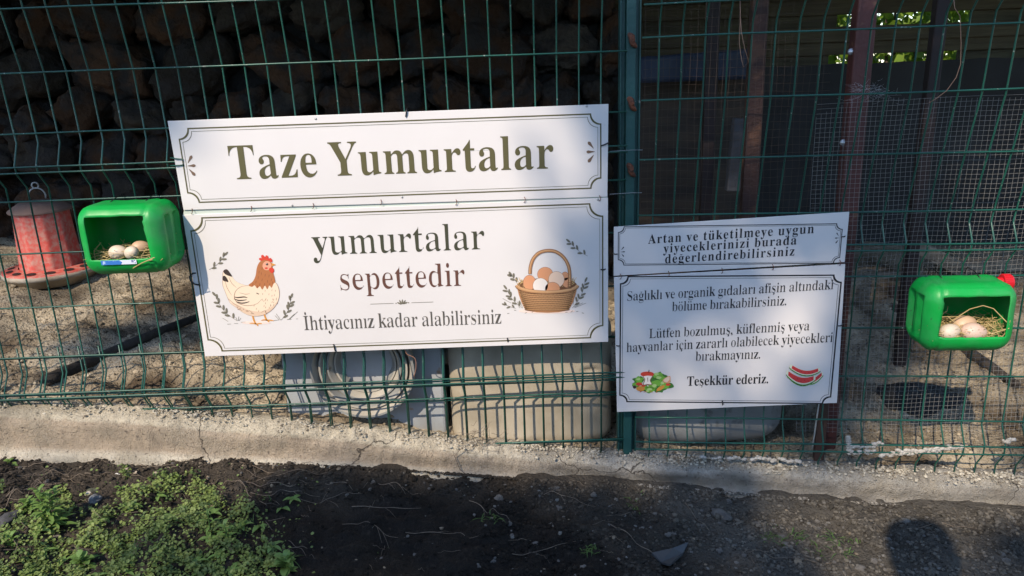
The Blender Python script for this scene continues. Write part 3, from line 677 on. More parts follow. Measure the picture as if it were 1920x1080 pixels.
GLYPHS = """T635|138,0 138,26 171,28 196,35 213,46 225,64 231,88 234,121 234,650 224,650 174,645 132,630 98,605 71,571 53,528 43,476 16,476 16,683 616,683 616,475 590,475 577,538 552,587 515,622 465,643 403,650 395,650 395,121 397,87 404,62 415,45 432,35 458,28 492,26 492,0
Y639|152,0 152,26 183,29 207,36 223,47 233,64 239,89 241,121 241,268 70,580 52,610 36,631 21,644 1,653 -20,657 -20,683 310,683 310,657 293,657 276,656 262,653 250,648 241,642 236,634 234,625 246,587 373,338 500,549 513,573 520,594 523,611 520,628 511,640 496,650 474,655 447,657 442,657 442,683 659,683 659,657 642,653 627,647 613,637 574,587 402,305 402,121 404,89 410,64 420,47 436,36 460,29 492,26 492,0
A655|-13,0 -13,27 5,29 21,35 35,45 48,61 61,83 74,112 309,699 336,698 576,130 617,51 630,38 646,30 665,27 665,0 344,0 344,27 373,29 396,34 412,42 422,54 425,69 409,122 379,198 155,198 118,106 113,88 112,73 115,56 124,44 138,34 159,29 185,27 191,27 191,0|170,241 363,241 265,479
S585|64,-16 64,237 94,237 113,170 137,116 167,75 188,56 211,41 237,31 265,24 295,22 331,26 361,36 385,54 404,77 414,104 418,134 415,159 405,183 389,204 366,223 337,240 244,286 191,316 148,347 115,379 93,414 79,454 75,498 77,537 86,572 101,604 120,632 144,655 173,674 205,688 239,696 277,699 344,692 423,672 437,668 449,667 464,670 475,681 481,699 509,699 509,479 484,479 472,515 458,547 440,577 420,603 397,625 372,643 346,656 319,664 291,667 259,664 232,655 210,640 193,620 183,597 179,570 182,545 191,524 206,505 226,487 252,471 283,454 380,409 418,390 450,370 476,350 497,328 513,306 525,282 533,257 537,229 539,199 536,158 525,121 508,87 485,57 456,32 421,12 381,-3 337,-12 288,-15 238,-12 188,1 148,14 127,18 117,17 109,15 104,11 92,-16
L640|23,0 23,26 54,29 78,36 94,47 104,64 110,89 112,121 112,568 110,598 104,621 93,637 77,648 54,655 24,658 24,683 375,683 375,658 350,657 329,655 312,651 299,645 289,636 282,625 277,610 274,591 273,568 273,124 278,71 283,60 290,52 300,47 351,41 396,43 437,49 472,59 503,74 530,94 555,119 576,150 596,188 613,232 641,232 602,0
I391|20,0 20,26 50,31 74,38 92,48 103,63 110,85 113,113 113,580 111,608 105,628 95,641 78,650 54,655 20,658 20,683 367,683 367,658 335,655 310,650 294,641 283,628 276,608 274,580 274,116 281,66 287,55 297,46 309,39 369,26 369,0
a516|382,-15 354,-12 332,-4 316,9 305,28 300,52 272,29 242,10 211,-3 178,-10 143,-13 111,-10 83,0 60,17 44,39 34,65 30,95 33,120 41,144 54,166 72,186 95,204 147,232 214,259 298,285 298,362 296,387 290,408 280,424 266,435 246,441 222,443 198,442 180,438 167,432 159,423 156,411 170,385 178,372 183,359 184,347 182,330 176,315 165,303 151,293 134,288 116,286 97,288 80,294 67,305 57,319 51,335 49,355 52,377 60,398 74,418 93,435 115,449 142,461 172,470 206,476 243,478 308,473 358,460 395,438 411,421 423,400 432,375 437,347 439,315 439,94 442,59 445,55 450,52 456,51 481,62 494,41 473,21 452,5 430,-6 406,-13|227,50 261,61 274,70 286,81 298,95 298,254 255,240 221,220 197,194 182,163 177,126 179,99 185,78 195,62 209,53
b541|64,-17 64,582 63,610 60,630 55,643 46,650 32,656 12,659 12,683 208,683 208,418 228,439 251,456 276,468 303,475 331,478 366,474 397,465 426,448 451,426 472,399 490,368 502,332 510,292 513,249 510,200 500,154 484,113 462,76 436,45 404,19 369,0 330,-11 288,-15 261,-13 235,-6 209,6 183,22 157,42 80,-17|274,21 294,23 312,29 326,40 338,55 348,74 359,116 365,172 368,240 365,296 358,342 347,376 329,401 306,415 276,420 261,418 246,413 233,404 221,393 213,379 208,363 208,103 210,73 218,51 231,34 250,24
c440|234,-15 197,-12 162,-1 130,16 101,40 77,68 56,102 41,140 32,181 29,225 33,272 43,315 60,355 83,390 111,420 144,445 180,464 220,475 262,479 307,475 345,465 375,447 398,425 412,398 416,368 414,350 409,335 399,323 387,314 372,308 355,306 333,309 316,317 304,331 297,351 294,376 295,392 296,407 294,421 289,431 281,439 269,444 254,445 223,439 199,419 182,386 172,340 168,281 172,214 185,158 206,114 221,94 240,78 260,67 282,60 306,57 341,63 375,80 407,108 427,91 395,53 360,23 321,2 279,-11
d555|210,-15 176,-12 145,-1 116,16 91,39 70,67 52,100 40,137 32,177 29,221 32,270 40,315 54,356 72,392 95,422 122,446 152,463 184,474 219,478 246,475 271,468 294,457 315,441 334,420 334,601 333,620 327,635 318,645 305,652 287,657 264,659 264,683 479,683 479,113 479,90 482,73 487,61 496,52 510,46 530,41 530,16 472,13 407,2 334,-15 334,58 316,32 294,11 269,-3 241,-12|257,42 272,44 288,51 303,62 316,76 327,94 334,114 334,363 330,378 321,392 309,404 294,414 278,419 261,421 243,419 228,414 215,404 204,391 195,375 185,338 178,289 176,230 178,172 184,124 194,88 209,62 230,47
e451|231,-15 193,-12 159,-1 127,16 99,39 75,68 55,103 41,143 32,187 29,236 32,281 41,323 56,361 77,394 101,423 130,446 163,464 198,474 236,478 269,475 299,468 327,457 351,441 373,420 392,395 406,367 416,335 422,299 424,260 424,249 175,249 181,182 196,130 221,93 255,71 299,63 322,66 345,74 366,87 386,105 405,129 427,109 396,64 360,29 321,5 278,-10|174,288 302,288 302,322 301,361 297,392 290,416 279,432 263,442 242,445 217,440 199,423 185,395 177,356 174,305
f320|22,0 22,24 59,33 66,38 71,44 75,52 79,110 79,415 24,415 24,465 79,465 79,530 81,560 86,588 96,613 110,634 127,653 163,678 208,692 261,697 300,694 333,684 360,668 379,648 391,625 395,599 393,580 387,563 378,550 366,541 352,535 336,533 320,535 305,539 293,548 284,558 279,571 277,586 278,600 282,615 289,631 294,640 296,649 293,658 285,663 270,665 252,663 238,656 230,645 225,629 223,609 222,585 222,465 305,465 305,415 222,415 222,98 223,71 228,51 237,38 250,30 271,26 299,24 299,0
g491|219,-211 159,-207 110,-198 72,-182 44,-162 27,-138 21,-112 24,-93 34,-76 51,-62 73,-49 103,-38 78,-25 60,-9 46,7 38,26 35,45 38,69 48,91 63,111 86,129 116,148 153,165 110,186 76,211 52,242 38,277 33,318 36,349 45,376 59,401 79,424 103,442 131,457 163,469 198,475 236,478 275,475 313,468 350,456 475,456 475,402 402,402 422,372 433,340 437,305 435,277 427,251 414,227 397,206 376,188 351,173 322,163 291,156 258,154 235,155 213,156 196,155 181,150 169,142 159,131 153,120 151,107 154,95 161,86 173,79 190,75 212,74 263,74 312,72 354,68 388,60 416,50 438,36 454,19 465,-2 471,-27 473,-55 471,-83 463,-108 450,-131 432,-151 408,-169 359,-192 295,-206|236,186 257,190 274,201 286,219 293,244 298,276 299,316 298,357 293,389 286,414 274,431 257,442 236,445 215,442 198,431 186,414 178,389 173,357 171,316 173,276 178,244 186,219 198,201 215,190|241,-174 296,-171 339,-162 370,-147 389,-126 395,-99 393,-83 385,-71 374,-62 357,-56 335,-53 307,-51 145,-51 125,-68 114,-87 110,-109 113,-126 124,-141 142,-155 167,-166 200,-172
h571|27,0 27,24 45,26 58,31 67,38 74,49 77,64 79,84 79,598 77,617 74,632 69,644 60,652 46,657 28,660 28,683 222,683 222,400 245,428 272,450 300,465 331,474 365,478 412,471 448,452 475,420 490,375 496,317 496,84 497,65 500,50 506,39 515,31 528,26 545,24 545,0 303,0 303,24 310,24 326,27 337,34 346,46 351,62 353,84 353,325 352,351 349,371 344,387 335,398 322,405 304,407 274,401 246,383 222,353 222,84 223,65 226,50 231,39 240,31 253,26 270,24 270,0
i297|151,543 131,545 113,553 97,565 85,580 78,598 76,619 78,639 85,657 97,673 113,685 131,693 151,695 171,693 189,685 205,673 217,657 224,639 227,619 224,598 217,580 204,565 189,553 171,545|27,0 27,24 45,27 59,31 68,38 74,49 77,64 79,84 79,378 78,400 75,416 70,427 62,434 49,438 30,440 31,465 223,465 223,84 224,65 227,50 232,39 240,32 253,27 270,24 270,0
j314|159,545 139,547 121,555 105,567 93,582 86,600 84,621 86,641 93,659 106,675 122,687 139,695 159,697 180,695 198,687 214,675 226,659 233,641 236,621 233,601 226,583 214,567 198,555 180,547|53,-211 29,-209 5,-204 -16,-196 -35,-186 -52,-173 -65,-158 -76,-141 -82,-124 -84,-105 -82,-87 -76,-72 -67,-60 -55,-51 -40,-45 -22,-43 -5,-45 10,-50 22,-58 32,-70 37,-83 39,-99 38,-109 34,-120 28,-131 16,-154 19,-166 30,-173 46,-175 66,-172 79,-164 88,-150 92,-131 95,-108 96,-81 96,375 94,398 90,415 84,427 73,434 56,439 33,441 33,465 239,465 239,-32 237,-66 231,-96 221,-123 207,-146 190,-166 169,-182 145,-194 117,-203 87,-209
k538|26,0 26,24 45,27 59,32 68,39 74,49 77,64 79,84 79,596 78,617 75,633 71,644 62,651 49,656 30,659 31,683 222,683 222,253 340,372 354,388 363,403 366,417 360,430 342,438 313,440 308,440 308,465 518,465 518,440 480,433 445,416 412,390 333,313 519,51 532,36 547,27 564,24 564,0 316,0 316,24 325,24 344,27 355,34 359,47 348,74 244,221 222,201 222,84 223,65 226,50 231,39 240,32 253,27 270,24 270,0
l299|27,0 27,24 45,27 59,31 68,38 74,49 77,64 79,84 79,596 78,616 75,632 71,644 62,652 49,657 30,659 30,683 223,683 223,84 224,65 227,50 232,39 240,32 253,27 270,24 270,0
m831|27,0 27,24 45,26 58,31 67,38 74,49 77,64 79,84 79,380 77,399 74,414 69,426 60,434 46,439 28,441 28,465 220,465 220,397 243,426 269,448 296,465 325,474 356,478 393,474 425,464 450,447 468,423 481,392 505,423 532,447 561,464 593,474 627,478 673,471 709,452 735,420 750,375 756,317 756,84 757,65 760,50 765,39 774,31 787,26 804,24 804,0 566,0 566,24 583,26 596,31 604,39 610,50 613,65 615,84 615,325 613,351 610,371 605,387 597,398 584,405 566,407 538,401 511,384 487,356 487,84 488,65 491,50 496,39 505,31 517,26 534,24 534,0 299,0 299,24 316,26 329,31 337,39 343,50 346,65 348,84 348,325 347,350 344,370 338,386 330,398 317,405 299,407 269,401 243,383 220,353 220,84 221,65 224,51 229,40 237,32 249,27 266,24 266,0
n571|27,0 27,24 45,26 58,31 67,38 74,49 77,64 79,84 79,380 77,399 74,414 69,426 60,434 46,439 28,441 28,465 222,465 222,401 245,429 271,450 300,465 331,474 365,478 412,471 448,452 475,420 490,375 496,317 496,84 497,65 500,50 506,39 515,31 528,26 545,24 545,0 303,0 303,24 310,24 326,27 337,34 346,46 351,62 353,84 353,325 352,351 349,371 344,387 335,398 322,405 304,407 274,401 246,383 222,353 222,84 223,65 226,50 231,39 240,31 253,26 270,24 270,0
o505|253,-15 210,-12 171,-1 135,17 104,41 78,71 56,105 41,144 31,186 28,231 31,277 41,319 56,358 78,393 104,422 135,446 171,463 210,474 252,478 294,474 332,464 368,446 399,423 425,394 447,360 463,321 472,278 475,231 472,184 463,142 447,103 425,69 399,40 368,16 333,-1 295,-12|253,17 278,22 298,36 313,58 319,74 323,96 326,122 329,231 327,309 321,368 311,406 297,429 277,444 253,448 227,444 206,429 192,406 183,367 177,309 175,232 179,122 183,96 187,75 192,58 207,35 227,22
p557|26,-209 26,-185 40,-184 52,-181 60,-176 67,-169 72,-161 76,-151 79,-96 79,365 78,392 75,412 70,425 61,433 48,438 29,442 29,465 215,465 215,394 234,424 257,448 283,465 313,475 346,479 380,475 411,465 439,447 464,424 485,396 502,362 515,325 522,284 525,240 522,192 515,149 502,108 484,72 463,42 437,18 407,-1 375,-11 340,-15 312,-13 286,-5 262,8 241,26 222,48 222,-87 228,-148 233,-161 240,-170 250,-176 296,-184 296,-209|293,42 321,47 343,63 359,89 370,126 377,174 379,232 377,288 371,335 362,372 354,388 344,401 331,410 316,415 298,417 280,414 264,407 248,394 234,376 222,353 222,103 232,81 244,64 258,52 275,45
q546|262,-209 262,-184 288,-182 308,-177 321,-171 329,-161 334,-145 335,-125 335,43 315,23 292,7 268,-5 241,-12 213,-14 178,-11 147,-1 118,15 92,37 71,64 53,96 41,133 33,172 30,216 33,265 43,310 59,352 81,388 108,419 140,445 175,464 213,475 255,479 282,476 309,469 335,458 361,442 386,422 463,481 480,481 480,-125 481,-144 484,-159 490,-170 499,-178 512,-182 531,-184 531,-209|268,44 283,46 298,51 311,59 323,71 331,85 335,101 335,362 333,391 325,413 312,429 293,439 269,442 250,440 233,434 218,424 206,410 196,392 185,351 178,299 175,234 178,175 184,127 196,91 205,74 217,61 232,52 249,46
r431|27,0 27,24 45,27 59,31 68,38 74,49 77,64 79,84 79,378 78,400 75,417 70,428 61,434 48,438 30,440 31,465 219,465 219,378 237,407 258,432 281,452 304,466 327,475 350,478 375,475 397,468 413,456 425,440 432,421 434,399 432,381 427,365 417,352 404,342 389,335 372,333 356,335 343,339 333,346 310,375 303,383 294,388 283,390 269,387 256,378 243,362 232,342 226,317 224,288 224,84 225,63 230,48 238,38 251,31 270,27 296,24 296,0
s432|227,-15 198,-13 166,-5 130,9 110,13 95,10 84,1 77,-13 53,-13 53,158 80,158 91,119 108,86 130,58 155,38 182,26 211,22 233,24 253,30 268,40 279,53 286,69 288,88 282,114 264,137 234,157 160,194 128,213 102,232 82,254 67,277 58,303 55,330 60,370 74,406 97,436 128,460 167,474 212,479 249,474 298,461 309,459 319,457 330,460 339,467 346,479 366,479 366,332 343,332 330,366 314,394 295,416 273,431 249,441 224,444 204,443 187,437 174,429 165,417 159,404 157,389 159,374 164,360 173,349 185,338 201,328 220,317 287,284 318,267 343,248 362,227 375,204 383,175 386,142 381,97 366,59 342,27 310,4 271,-10
t343|185,-14 149,-11 120,-1 99,16 84,39 75,69 73,107 73,418 30,418 30,449 132,554 157,584 178,611 193,636 217,636 217,465 311,465 311,418 217,418 217,123 217,104 220,88 224,76 231,67 240,62 252,60 274,66 293,83 309,112 333,99 313,58 288,27 258,4 224,-10
u562|196,-15 155,-11 122,3 98,26 81,57 72,97 69,145 69,372 67,393 64,410 59,424 50,433 36,439 17,441 17,465 213,465 213,111 214,95 219,81 226,69 237,60 249,55 265,53 294,58 320,74 343,99 343,372 341,395 338,412 331,425 321,434 305,439 284,441 284,465 486,465 486,105 487,84 490,69 497,58 506,51 521,47 540,44 540,19 481,15 415,4 343,-15 343,60 324,39 303,20 279,5 253,-6 225,-13
v459|214,-15 57,372 33,422 24,431 12,438 -4,440 -4,465 246,465 246,441 234,441 211,438 198,429 193,414 195,402 277,183 354,379 362,408 359,420 353,429 341,436 326,440 305,441 305,465 457,465 457,442 440,437 427,429 417,418 390,365 240,-15
w652|183,-15 25,397 9,427 2,433 -6,437 -16,440 -16,465 208,465 208,440 179,434 175,429 172,422 171,414 173,398 179,379 250,190 316,353 301,399 285,433 277,438 266,441 252,442 252,465 485,465 485,440 462,436 448,428 443,414 444,403 446,393 504,212 573,384 580,413 579,422 576,428 570,433 534,442 534,465 668,465 668,442 655,440 645,435 637,427 618,387 456,-15 433,-15 334,295 210,-15
x479|7,0 7,22 37,34 65,55 93,85 184,204 64,395 46,419 26,434 6,440 6,465 253,465 253,441 229,439 215,432 211,420 224,390 275,308 335,385 344,397 350,408 352,418 350,426 346,431 340,435 301,441 301,465 466,465 466,444 438,433 410,412 381,381 297,276 437,54 454,32 461,28 469,25 479,23 479,0 233,0 233,24 267,29 273,33 277,39 278,45 276,57 270,72 260,89 207,171 146,92 135,76 129,63 127,51 132,35 147,25 171,22 176,22 176,0
y450|79,-211 55,-208 33,-200 15,-187 1,-170 -7,-150 -10,-126 -8,-109 -2,-94 7,-80 20,-68 35,-62 53,-59 70,-61 84,-66 96,-74 105,-85 110,-98 112,-114 111,-122 111,-131 113,-140 119,-146 129,-148 141,-144 155,-131 171,-111 194,-66 211,-7 54,376 37,413 23,431 16,436 7,439 -5,440 -7,440 -7,465 243,465 243,440 203,434 197,429 194,422 192,412 194,400 199,385 278,178 346,362 354,390 357,411 355,421 351,429 344,434 304,440 304,465 449,465 449,440 436,438 425,432 416,421 389,364 243,-36 226,-79 210,-115 194,-144 178,-166 161,-184 143,-196 124,-204 102,-209
z439|19,0 19,21 252,431 192,431 158,429 130,421 108,407 91,388 77,360 65,324 39,324 47,465 412,465 412,436 188,37 229,37 272,40 307,50 334,65 356,89 374,121 390,161 414,161 402,0"""

# ------------------------------------------------------------------ lettering: serif outlines drawn as numbers (1/1500 em)
GL = {}
for _l in GLYPHS.strip().split('\n'):
    _p = _l[1:].split('|'); GL[_l[0]] = (int(_p[0])/1500, [[tuple(int(v)/1500 for v in q.split(',')) for q in s.split()] for s in _p[1:]])
XH = max(p[1] for p in GL['z'][1][0]); CAPH = max(p[1] for p in GL['T'][1][0])
def bb(sp):
    xs = [p[0] for s in sp for p in s]; ys = [p[1] for s in sp for p in s]; return min(xs), max(xs), min(ys), max(ys)
_is = sorted(GL['i'][1], key=lambda s: -min(p[1] for p in s)); DOT, ISTEM = _is[0], _is[1]
def moved(s, dx, dy, k=1.0):
    x0, x1, y0, y1 = bb([s]); cx, cy = (x0+x1)/2, (y0+y1)/2
    return [((p[0]-cx)*k+dx, (p[1]-cy)*k+dy) for p in s]
def mid(sp): a = bb(sp); return (a[0]+a[1])/2
def arc(cx, cy, r, a0, a1, w0, w1, n=9):
    o, i = [], []
    for k in range(n):
        t = k/(n-1); a = rad(lerp(a0, a1, t)); w = w0+(w1-w0)*math.sin(t*math.pi)
        o.append((cx+(r+w)*math.cos(a), cy+(r+w)*math.sin(a))); i.append((cx+(r-w)*math.cos(a), cy+(r-w)*math.sin(a)))
    return (o+i[::-1])[::-1]
DY = (bb([DOT])[2]+bb([DOT])[3])/2
GL['ı'] = (GL['i'][0], [ISTEM])
for c, b in (('ü', 'u'), ('ö', 'o')):
    mx = mid(GL[b][1]); GL[c] = (GL[b][0], GL[b][1]+[moved(DOT, mx-.065, DY, .85), moved(DOT, mx+.065, DY, .85)])
GL['ğ'] = (GL['g'][0], GL['g'][1]+[arc(mid(GL['g'][1]), DY+.035, .068, 200, 340, .006, .02)])
for c, b in (('ş', 's'), ('ç', 'c')):
    mx = mid(GL[b][1]); GL[c] = (GL[b][0], GL[b][1]+[arc(mx-.005, -.055, .034, 120, -110, .007, .015)])
GL['İ'] = (GL['I'][0], GL['I'][1]+[moved(DOT, mid(GL['I'][1]), CAPH+.075)])
GL['.'] = (.17, [moved(DOT, .07, .034, .9)])
GL[','] = (.17, [moved(DOT, .07, .034, .9), arc(.052, -.0, .05, 20, -70, .012, .016)])
THIN = {'y': .4, 'v': .35, 'z': .4, 'A': .5, 'Y': .6, 'k': .65, ',': .3, '.': .4}
def thin(poly, dx, dy):
    n = len(poly); r = []
    for i in range(n):
        p0 = poly[i-1]; p = poly[i]; p1 = poly[(i+1) % n]
        e0 = (p[0]-p0[0], p[1]-p0[1]); e1 = (p1[0]-p[0], p1[1]-p[1]); l0 = math.hypot(*e0) or 1e-9; l1 = math.hypot(*e1) or 1e-9
        x = e0[1]/l0+e1[1]/l1; y = -(e0[0]/l0+e1[0]/l1); q = math.hypot(x, y) or 1
        r.append((p[0]+dx*x/q, p[1]+dy*y/q))
    return r
class Board:
    """a printed board: its plane, local axes and photo-to-board mapping"""
    def __init__(s, corners, O, N):
        s.N = N; s.O = O; s.V = Vector((0, 0, 1)); s.U = s.V.cross(N).normalized()*1
        if s.U.x < 0: s.U = -s.U
        c = [s.uv(*q) for q in corners]      # TL TR BR BL
        s.u0 = (c[0][0]+c[3][0])/2; s.u1 = (c[1][0]+c[2][0])/2; s.v1 = (c[0][1]+c[1][1])/2; s.v0 = (c[2][1]+c[3][1])/2
        s.c = c
    def uv(s, px, py):
        h = onplane(px, py, s.O, s.N); return ((h-s.O).dot(s.U), h.z)
    def P(s, u, v, d=0): return s.O+s.U*u+s.N*d+Vector((0, 0, v-s.O.z))
    def make(s, name, label, th=.004, twist=None):
        cs = s.c; ctr = s.P((s.u0+s.u1)/2, (s.v0+s.v1)/2, 0)
        m = MB(); vs = []
        for d in (0, -th):
            for (u, v) in cs: vs.append(s.P(u, v, d))
        m.add(vs, [(0, 3, 2, 1), (4, 5, 6, 7), (0, 1, 5, 4), (1, 2, 6, 5), (2, 3, 7, 6), (3, 0, 4, 7)])
        m.v = [tuple(Vector(v)-ctr) for v in m.v]
        s.o = m.build(name, M_white, loc=ctr, bevel=.0008); s.ctr = ctr
        return tag(s.o, label, 'sign', 'printed signs on the fence')
    def flat(s, name, polys, mats, d=.0007):
        """polys: (mat index, [(u, v)...], depth step)"""
        m = MB()
        for (mi, pl, k) in polys:
            A = sum(pl[i-1][0]*pl[i][1]-pl[i][0]*pl[i-1][1] for i in range(len(pl)))
            if A < 0: pl = pl[::-1]
            m.add([s.P(u, v, d+k*.00007)-s.ctr for u, v in pl], [tuple(range(len(pl)))], mi)
        return m.build(name, mats, s.o)
    def text(s, lines, mt, name='lettering', d=.0008):
        """lines: (text, (px, py) baseline left, (px, py) baseline right, x-height px, thin, tracking)"""
        cu = bpy.data.curves.new('t', 'CURVE'); cu.dimensions = '2D'; cu.fill_mode = 'BOTH'
        for (tx, a, b, xh, th, tr) in lines:
            A, B = s.uv(*a), s.uv(*b); X = s.uv(a[0], a[1]-xh)
            x = 0; items = []
            for ch in tx:
                if ch == ' ': x += .17+tr; continue
                ad, sp = GL[ch]; k = THIN.get(ch, 1.0)
                items += [[(x+p[0], p[1]) for p in (thin(q, th*k, th*.18*k) if th else q)] for q in sp]; x += ad+tr
            x0, x1, _, _ = bb(items); sx = (B[0]-A[0])/(x1-x0); sy = (X[1]-A[1])/XH; sl = (B[1]-A[1])/(x1-x0)
            for q in items:
                sp = cu.splines.new('POLY'); sp.points.add(len(q)-1); sp.use_cyclic_u = True
                for i, p in enumerate(q): sp.points[i].co = (A[0]+(p[0]-x0)*sx, A[1]+(p[0]-x0)*sl+p[1]*sy, 0, 1)
        t = bpy.data.objects.new('t', cu); COL.objects.link(t); bpy.context.view_layer.update()
        me = bpy.data.meshes.new_from_object(t.evaluated_get(bpy.context.evaluated_depsgraph_get()))
        bpy.data.objects.remove(t); me.name = name
        for v in me.vertices: v.co = s.P(v.co.x, v.co.y, d)-s.ctr
        me.materials.clear(); me.materials.append(mt)
        o = bpy.data.objects.new(name, me); COL.objects.link(o); o.parent = s.o
        return o
    def border(s, ins, notch, w1, gap, w2, mt, top=1.0):
        """double frame with concave corners: thick line w1, thin line w2"""
        il, ir, ib, it = ins
        def loop(e, e2):
            u0, u1, v0, v1 = s.u0+il+e, s.u1-ir-e, s.v0+ib+e, s.v1-it-e; r = e2; L = []
            for (cx, cy, a0, sx, sy) in ((u0, v0, 90, 1, 1), (u1, v0, 180, -1, 1), (u1, v1, 270, -1, -1), (u0, v1, 0, 1, -1)):
                for k in range(9):
                    a = rad(a0-90*k/8); L.append((cx+r*math.cos(a), cy+r*math.sin(a)))
            return L
        m = MB()
        for (e, w) in ((0, w1), (w1+gap, w2)):
            a, b = loop(e, notch), loop(e+w, notch)
            n = len(a); vs = [s.P(*p, .0006)-s.ctr for p in a+b]
            m.add(vs, [(i, (i+1) % n, n+(i+1) % n, n+i) for i in range(n)])
        return m.build('border', mt, s.o)
    def tie(s, pts, r=.0016, mt=None, name='cable_tie'):
        m = MB(); m.tube([s.P(*s.uv(x, y), d)-s.ctr for (x, y, d) in pts], r, 6)
        return m.build(name, mt or M_tie, s.o, smooth=True)
OS = Vector((0, -.034, 0)); OSR = OR+NR*.034
B1 = Board([(314, 227), (1141, 195), (1139, 369), (344, 394)], OS, NL)
B2 = Board([(342, 403), (1140, 371), (1140.5, 641), (384.5, 668.5)], OS, NL)
B3 = Board([(1151, 425.5), (1592.7, 397.4), (1584, 491.5), (1150.5, 517.5)], OSR, NR)
B4 = Board([(1151, 520), (1585, 495.5), (1569.5, 755.6), (1157, 772.7)], OSR, NR)
B1.make('sign_board', 'wide white banner sign reading Taze Yumurtalar at the top of the big pair')
B2.make('sign_board', 'large white sign with a hen and an egg basket reading yumurtalar sepettedir')
B3.make('sign_board', 'small white banner sign with three bold lines about leftover food, topmost on the right panel')
B4.make('sign_board', 'white notice with many small lines, salad and watermelon pictures on the right panel')
# lettering
B1.text([('Taze Yumurtalar', (435, 336.5), (1038, 315.5), 43, .006, .010)], M_olive)
B2.text([('yumurtalar', (587, 478.5), (909, 467), 34, .019, -.012)], M_grn)
B2.text([('sepettedir', (639, 544), (872, 535.5), 29.5, .019, -.012)], M_brn)
B2.text([('İhtiyacınız kadar alabilirsiniz', (571, 619), (940, 606.5), 18.2, .018, -.018)], M_gry)
B3.text([('Artan ve tüketilmeye uygun', (1215, 457), (1525.5, 436.8), 11.6, .004, .05), ('yiyeceklerinizi burada', (1243.6, 474), (1493, 458), 11.4, .004, .05),
         ('değerlendirebilirsiniz', (1247, 493.6), (1489, 478.8), 11.4, .004, .05)], M_black)
B4.text([('Sağlıklı ve organik gıdaları afişin altındaki', (1176, 564), (1562, 542), 12, .017, -.014), ('bölüme bırakabilirsiniz.', (1260, 583.5), (1474, 572), 12, .017, -.014)], M_black)
B4.text([('Lütfen bozulmuş, küflenmiş veya', (1217, 634), (1517, 619), 12, .017, -.014), ('hayvanlar için zararlı olabilecek yiyecekleri', (1174.7, 660), (1560.6, 641), 12, .017, -.014),
         ('bırakmayınız.', (1304, 676.5), (1425, 672), 12, .017, -.014)], M_black)
B4.text([('Teşekkür ederiz.', (1288, 723.4), (1440, 718.2), 12, .002, 0)], M_black)
B1.border((.019, .017, .020, .020), .026, .0034, .0052, .0010, M_olive)
B2.border((.014, .013, .013, .010), .034, .0036, .0052, .0010, M_olive)
B3.border((.011, .013, .013, .014), .015, .0020, .0022, .0008, M_black)
B4.border((.011, .011, .014, .012), .020, .0036, .0040, .0010, M_black)

# ------------------------------------------------------------------ printed pictures
def spl(pts, n=5, closed=True):
    k = len(pts); out = []
    for i in range(k if closed else k-1):
        if closed: p0, p1, p2, p3 = pts[i-1], pts[i], pts[(i+1) % k], pts[(i+2) % k]
        else: p0, p1, p2, p3 = pts[max(i-1, 0)], pts[i], pts[i+1], pts[min(i+2, k-1)]
        for j in range(n):
            t = j/n
            out.append(tuple(.5*(2*p1[c]+(p2[c]-p0[c])*t+(2*p0[c]-5*p1[c]+4*p2[c]-p3[c])*t*t+(3*p1[c]-p0[c]-3*p2[c]+p3[c])*t**3) for c in (0, 1)))
    if not closed: out.append(pts[-1])
    return out
def ell(cx, cy, rx, ry, rot=0, n=24):
    a = rad(rot); return [(cx+rx*math.cos(t)*math.cos(a)-ry*math.sin(t)*math.sin(a), cy+rx*math.cos(t)*math.sin(a)+ry*math.sin(t)*math.cos(a)) for t in [2*math.pi*i/n for i in range(n)]]
def stroke(pts, w, taper=True):
    k = len(pts); L, R_ = [], []
    for i, p in enumerate(pts):
        a, b = pts[max(i-1, 0)], pts[min(i+1, k-1)]; dx, dy = b[0]-a[0], b[1]-a[1]; l = math.hypot(dx, dy) or 1
        h = w/2*((.35+.65*math.sin(math.pi*min(1, (i+.6)/k))) if taper else 1); L.append((p[0]-dy/l*h, p[1]+dx/l*h)); R_.append((p[0]+dy/l*h, p[1]-dx/l*h))
    return L+R_[::-1]
class Art:
    def __init__(s, B, ox, oy, sc): s.B = B; s.ox, s.oy, s.sc = ox, oy, sc; s.p = []; s.k = 0; s.mats = []
    def up(s): s.k += 1
    def add(s, mt, pts):
        if mt not in s.mats: s.mats.append(mt)
        s.p.append((s.mats.index(mt), [s.B.uv(s.ox+x/s.sc, s.oy+y/s.sc) for x, y in pts], s.k))
    def line(s, mt, pts, w, closed=False, sm=True, taper=True):
        q = spl(pts, 4, closed) if sm and len(pts) > 2 else list(pts)
        if closed: q = q+[q[0]]
        # as short quads so that no polygon folds over itself
        o = stroke(q, w, taper); n = len(q)
        for i in range(n-1): s.add(mt, [o[i], o[i+1], o[2*n-2-i], o[2*n-1-i]])
    def sprig(s, mt, a, b, n, L, w, bend=0.0, stem=2.2):
        pts = []
        dx, dy = b[0]-a[0], b[1]-a[1]
        for i in range(9):
            t = i/8; k = bend*math.sin(t*math.pi); pts.append((a[0]+dx*t-dy*k, a[1]+dy*t+dx*k))
        s.line(mt, pts, stem, taper=False); an = math.degrees(math.atan2(dy, dx))
        for i in range(n):
            t = .22+.72*i/(n-1); p = pts[min(8, int(t*8))]; sd_ = -1 if i % 2 else 1
            rot = an+sd_*38; r_ = rad(rot); s.add(mt, ell(p[0]+math.cos(r_)*L, p[1]+math.sin(r_)*L, L, w, rot, 12))
        r_ = rad(an); s.add(mt, ell(b[0]+math.cos(r_)*L*.7, b[1]+math.sin(r_)*L*.7, L, w, an, 12))
    def done(s, name): return s.B.flat(name, s.p, s.mats)
def ink(name, c): return mat(name, c, .5)
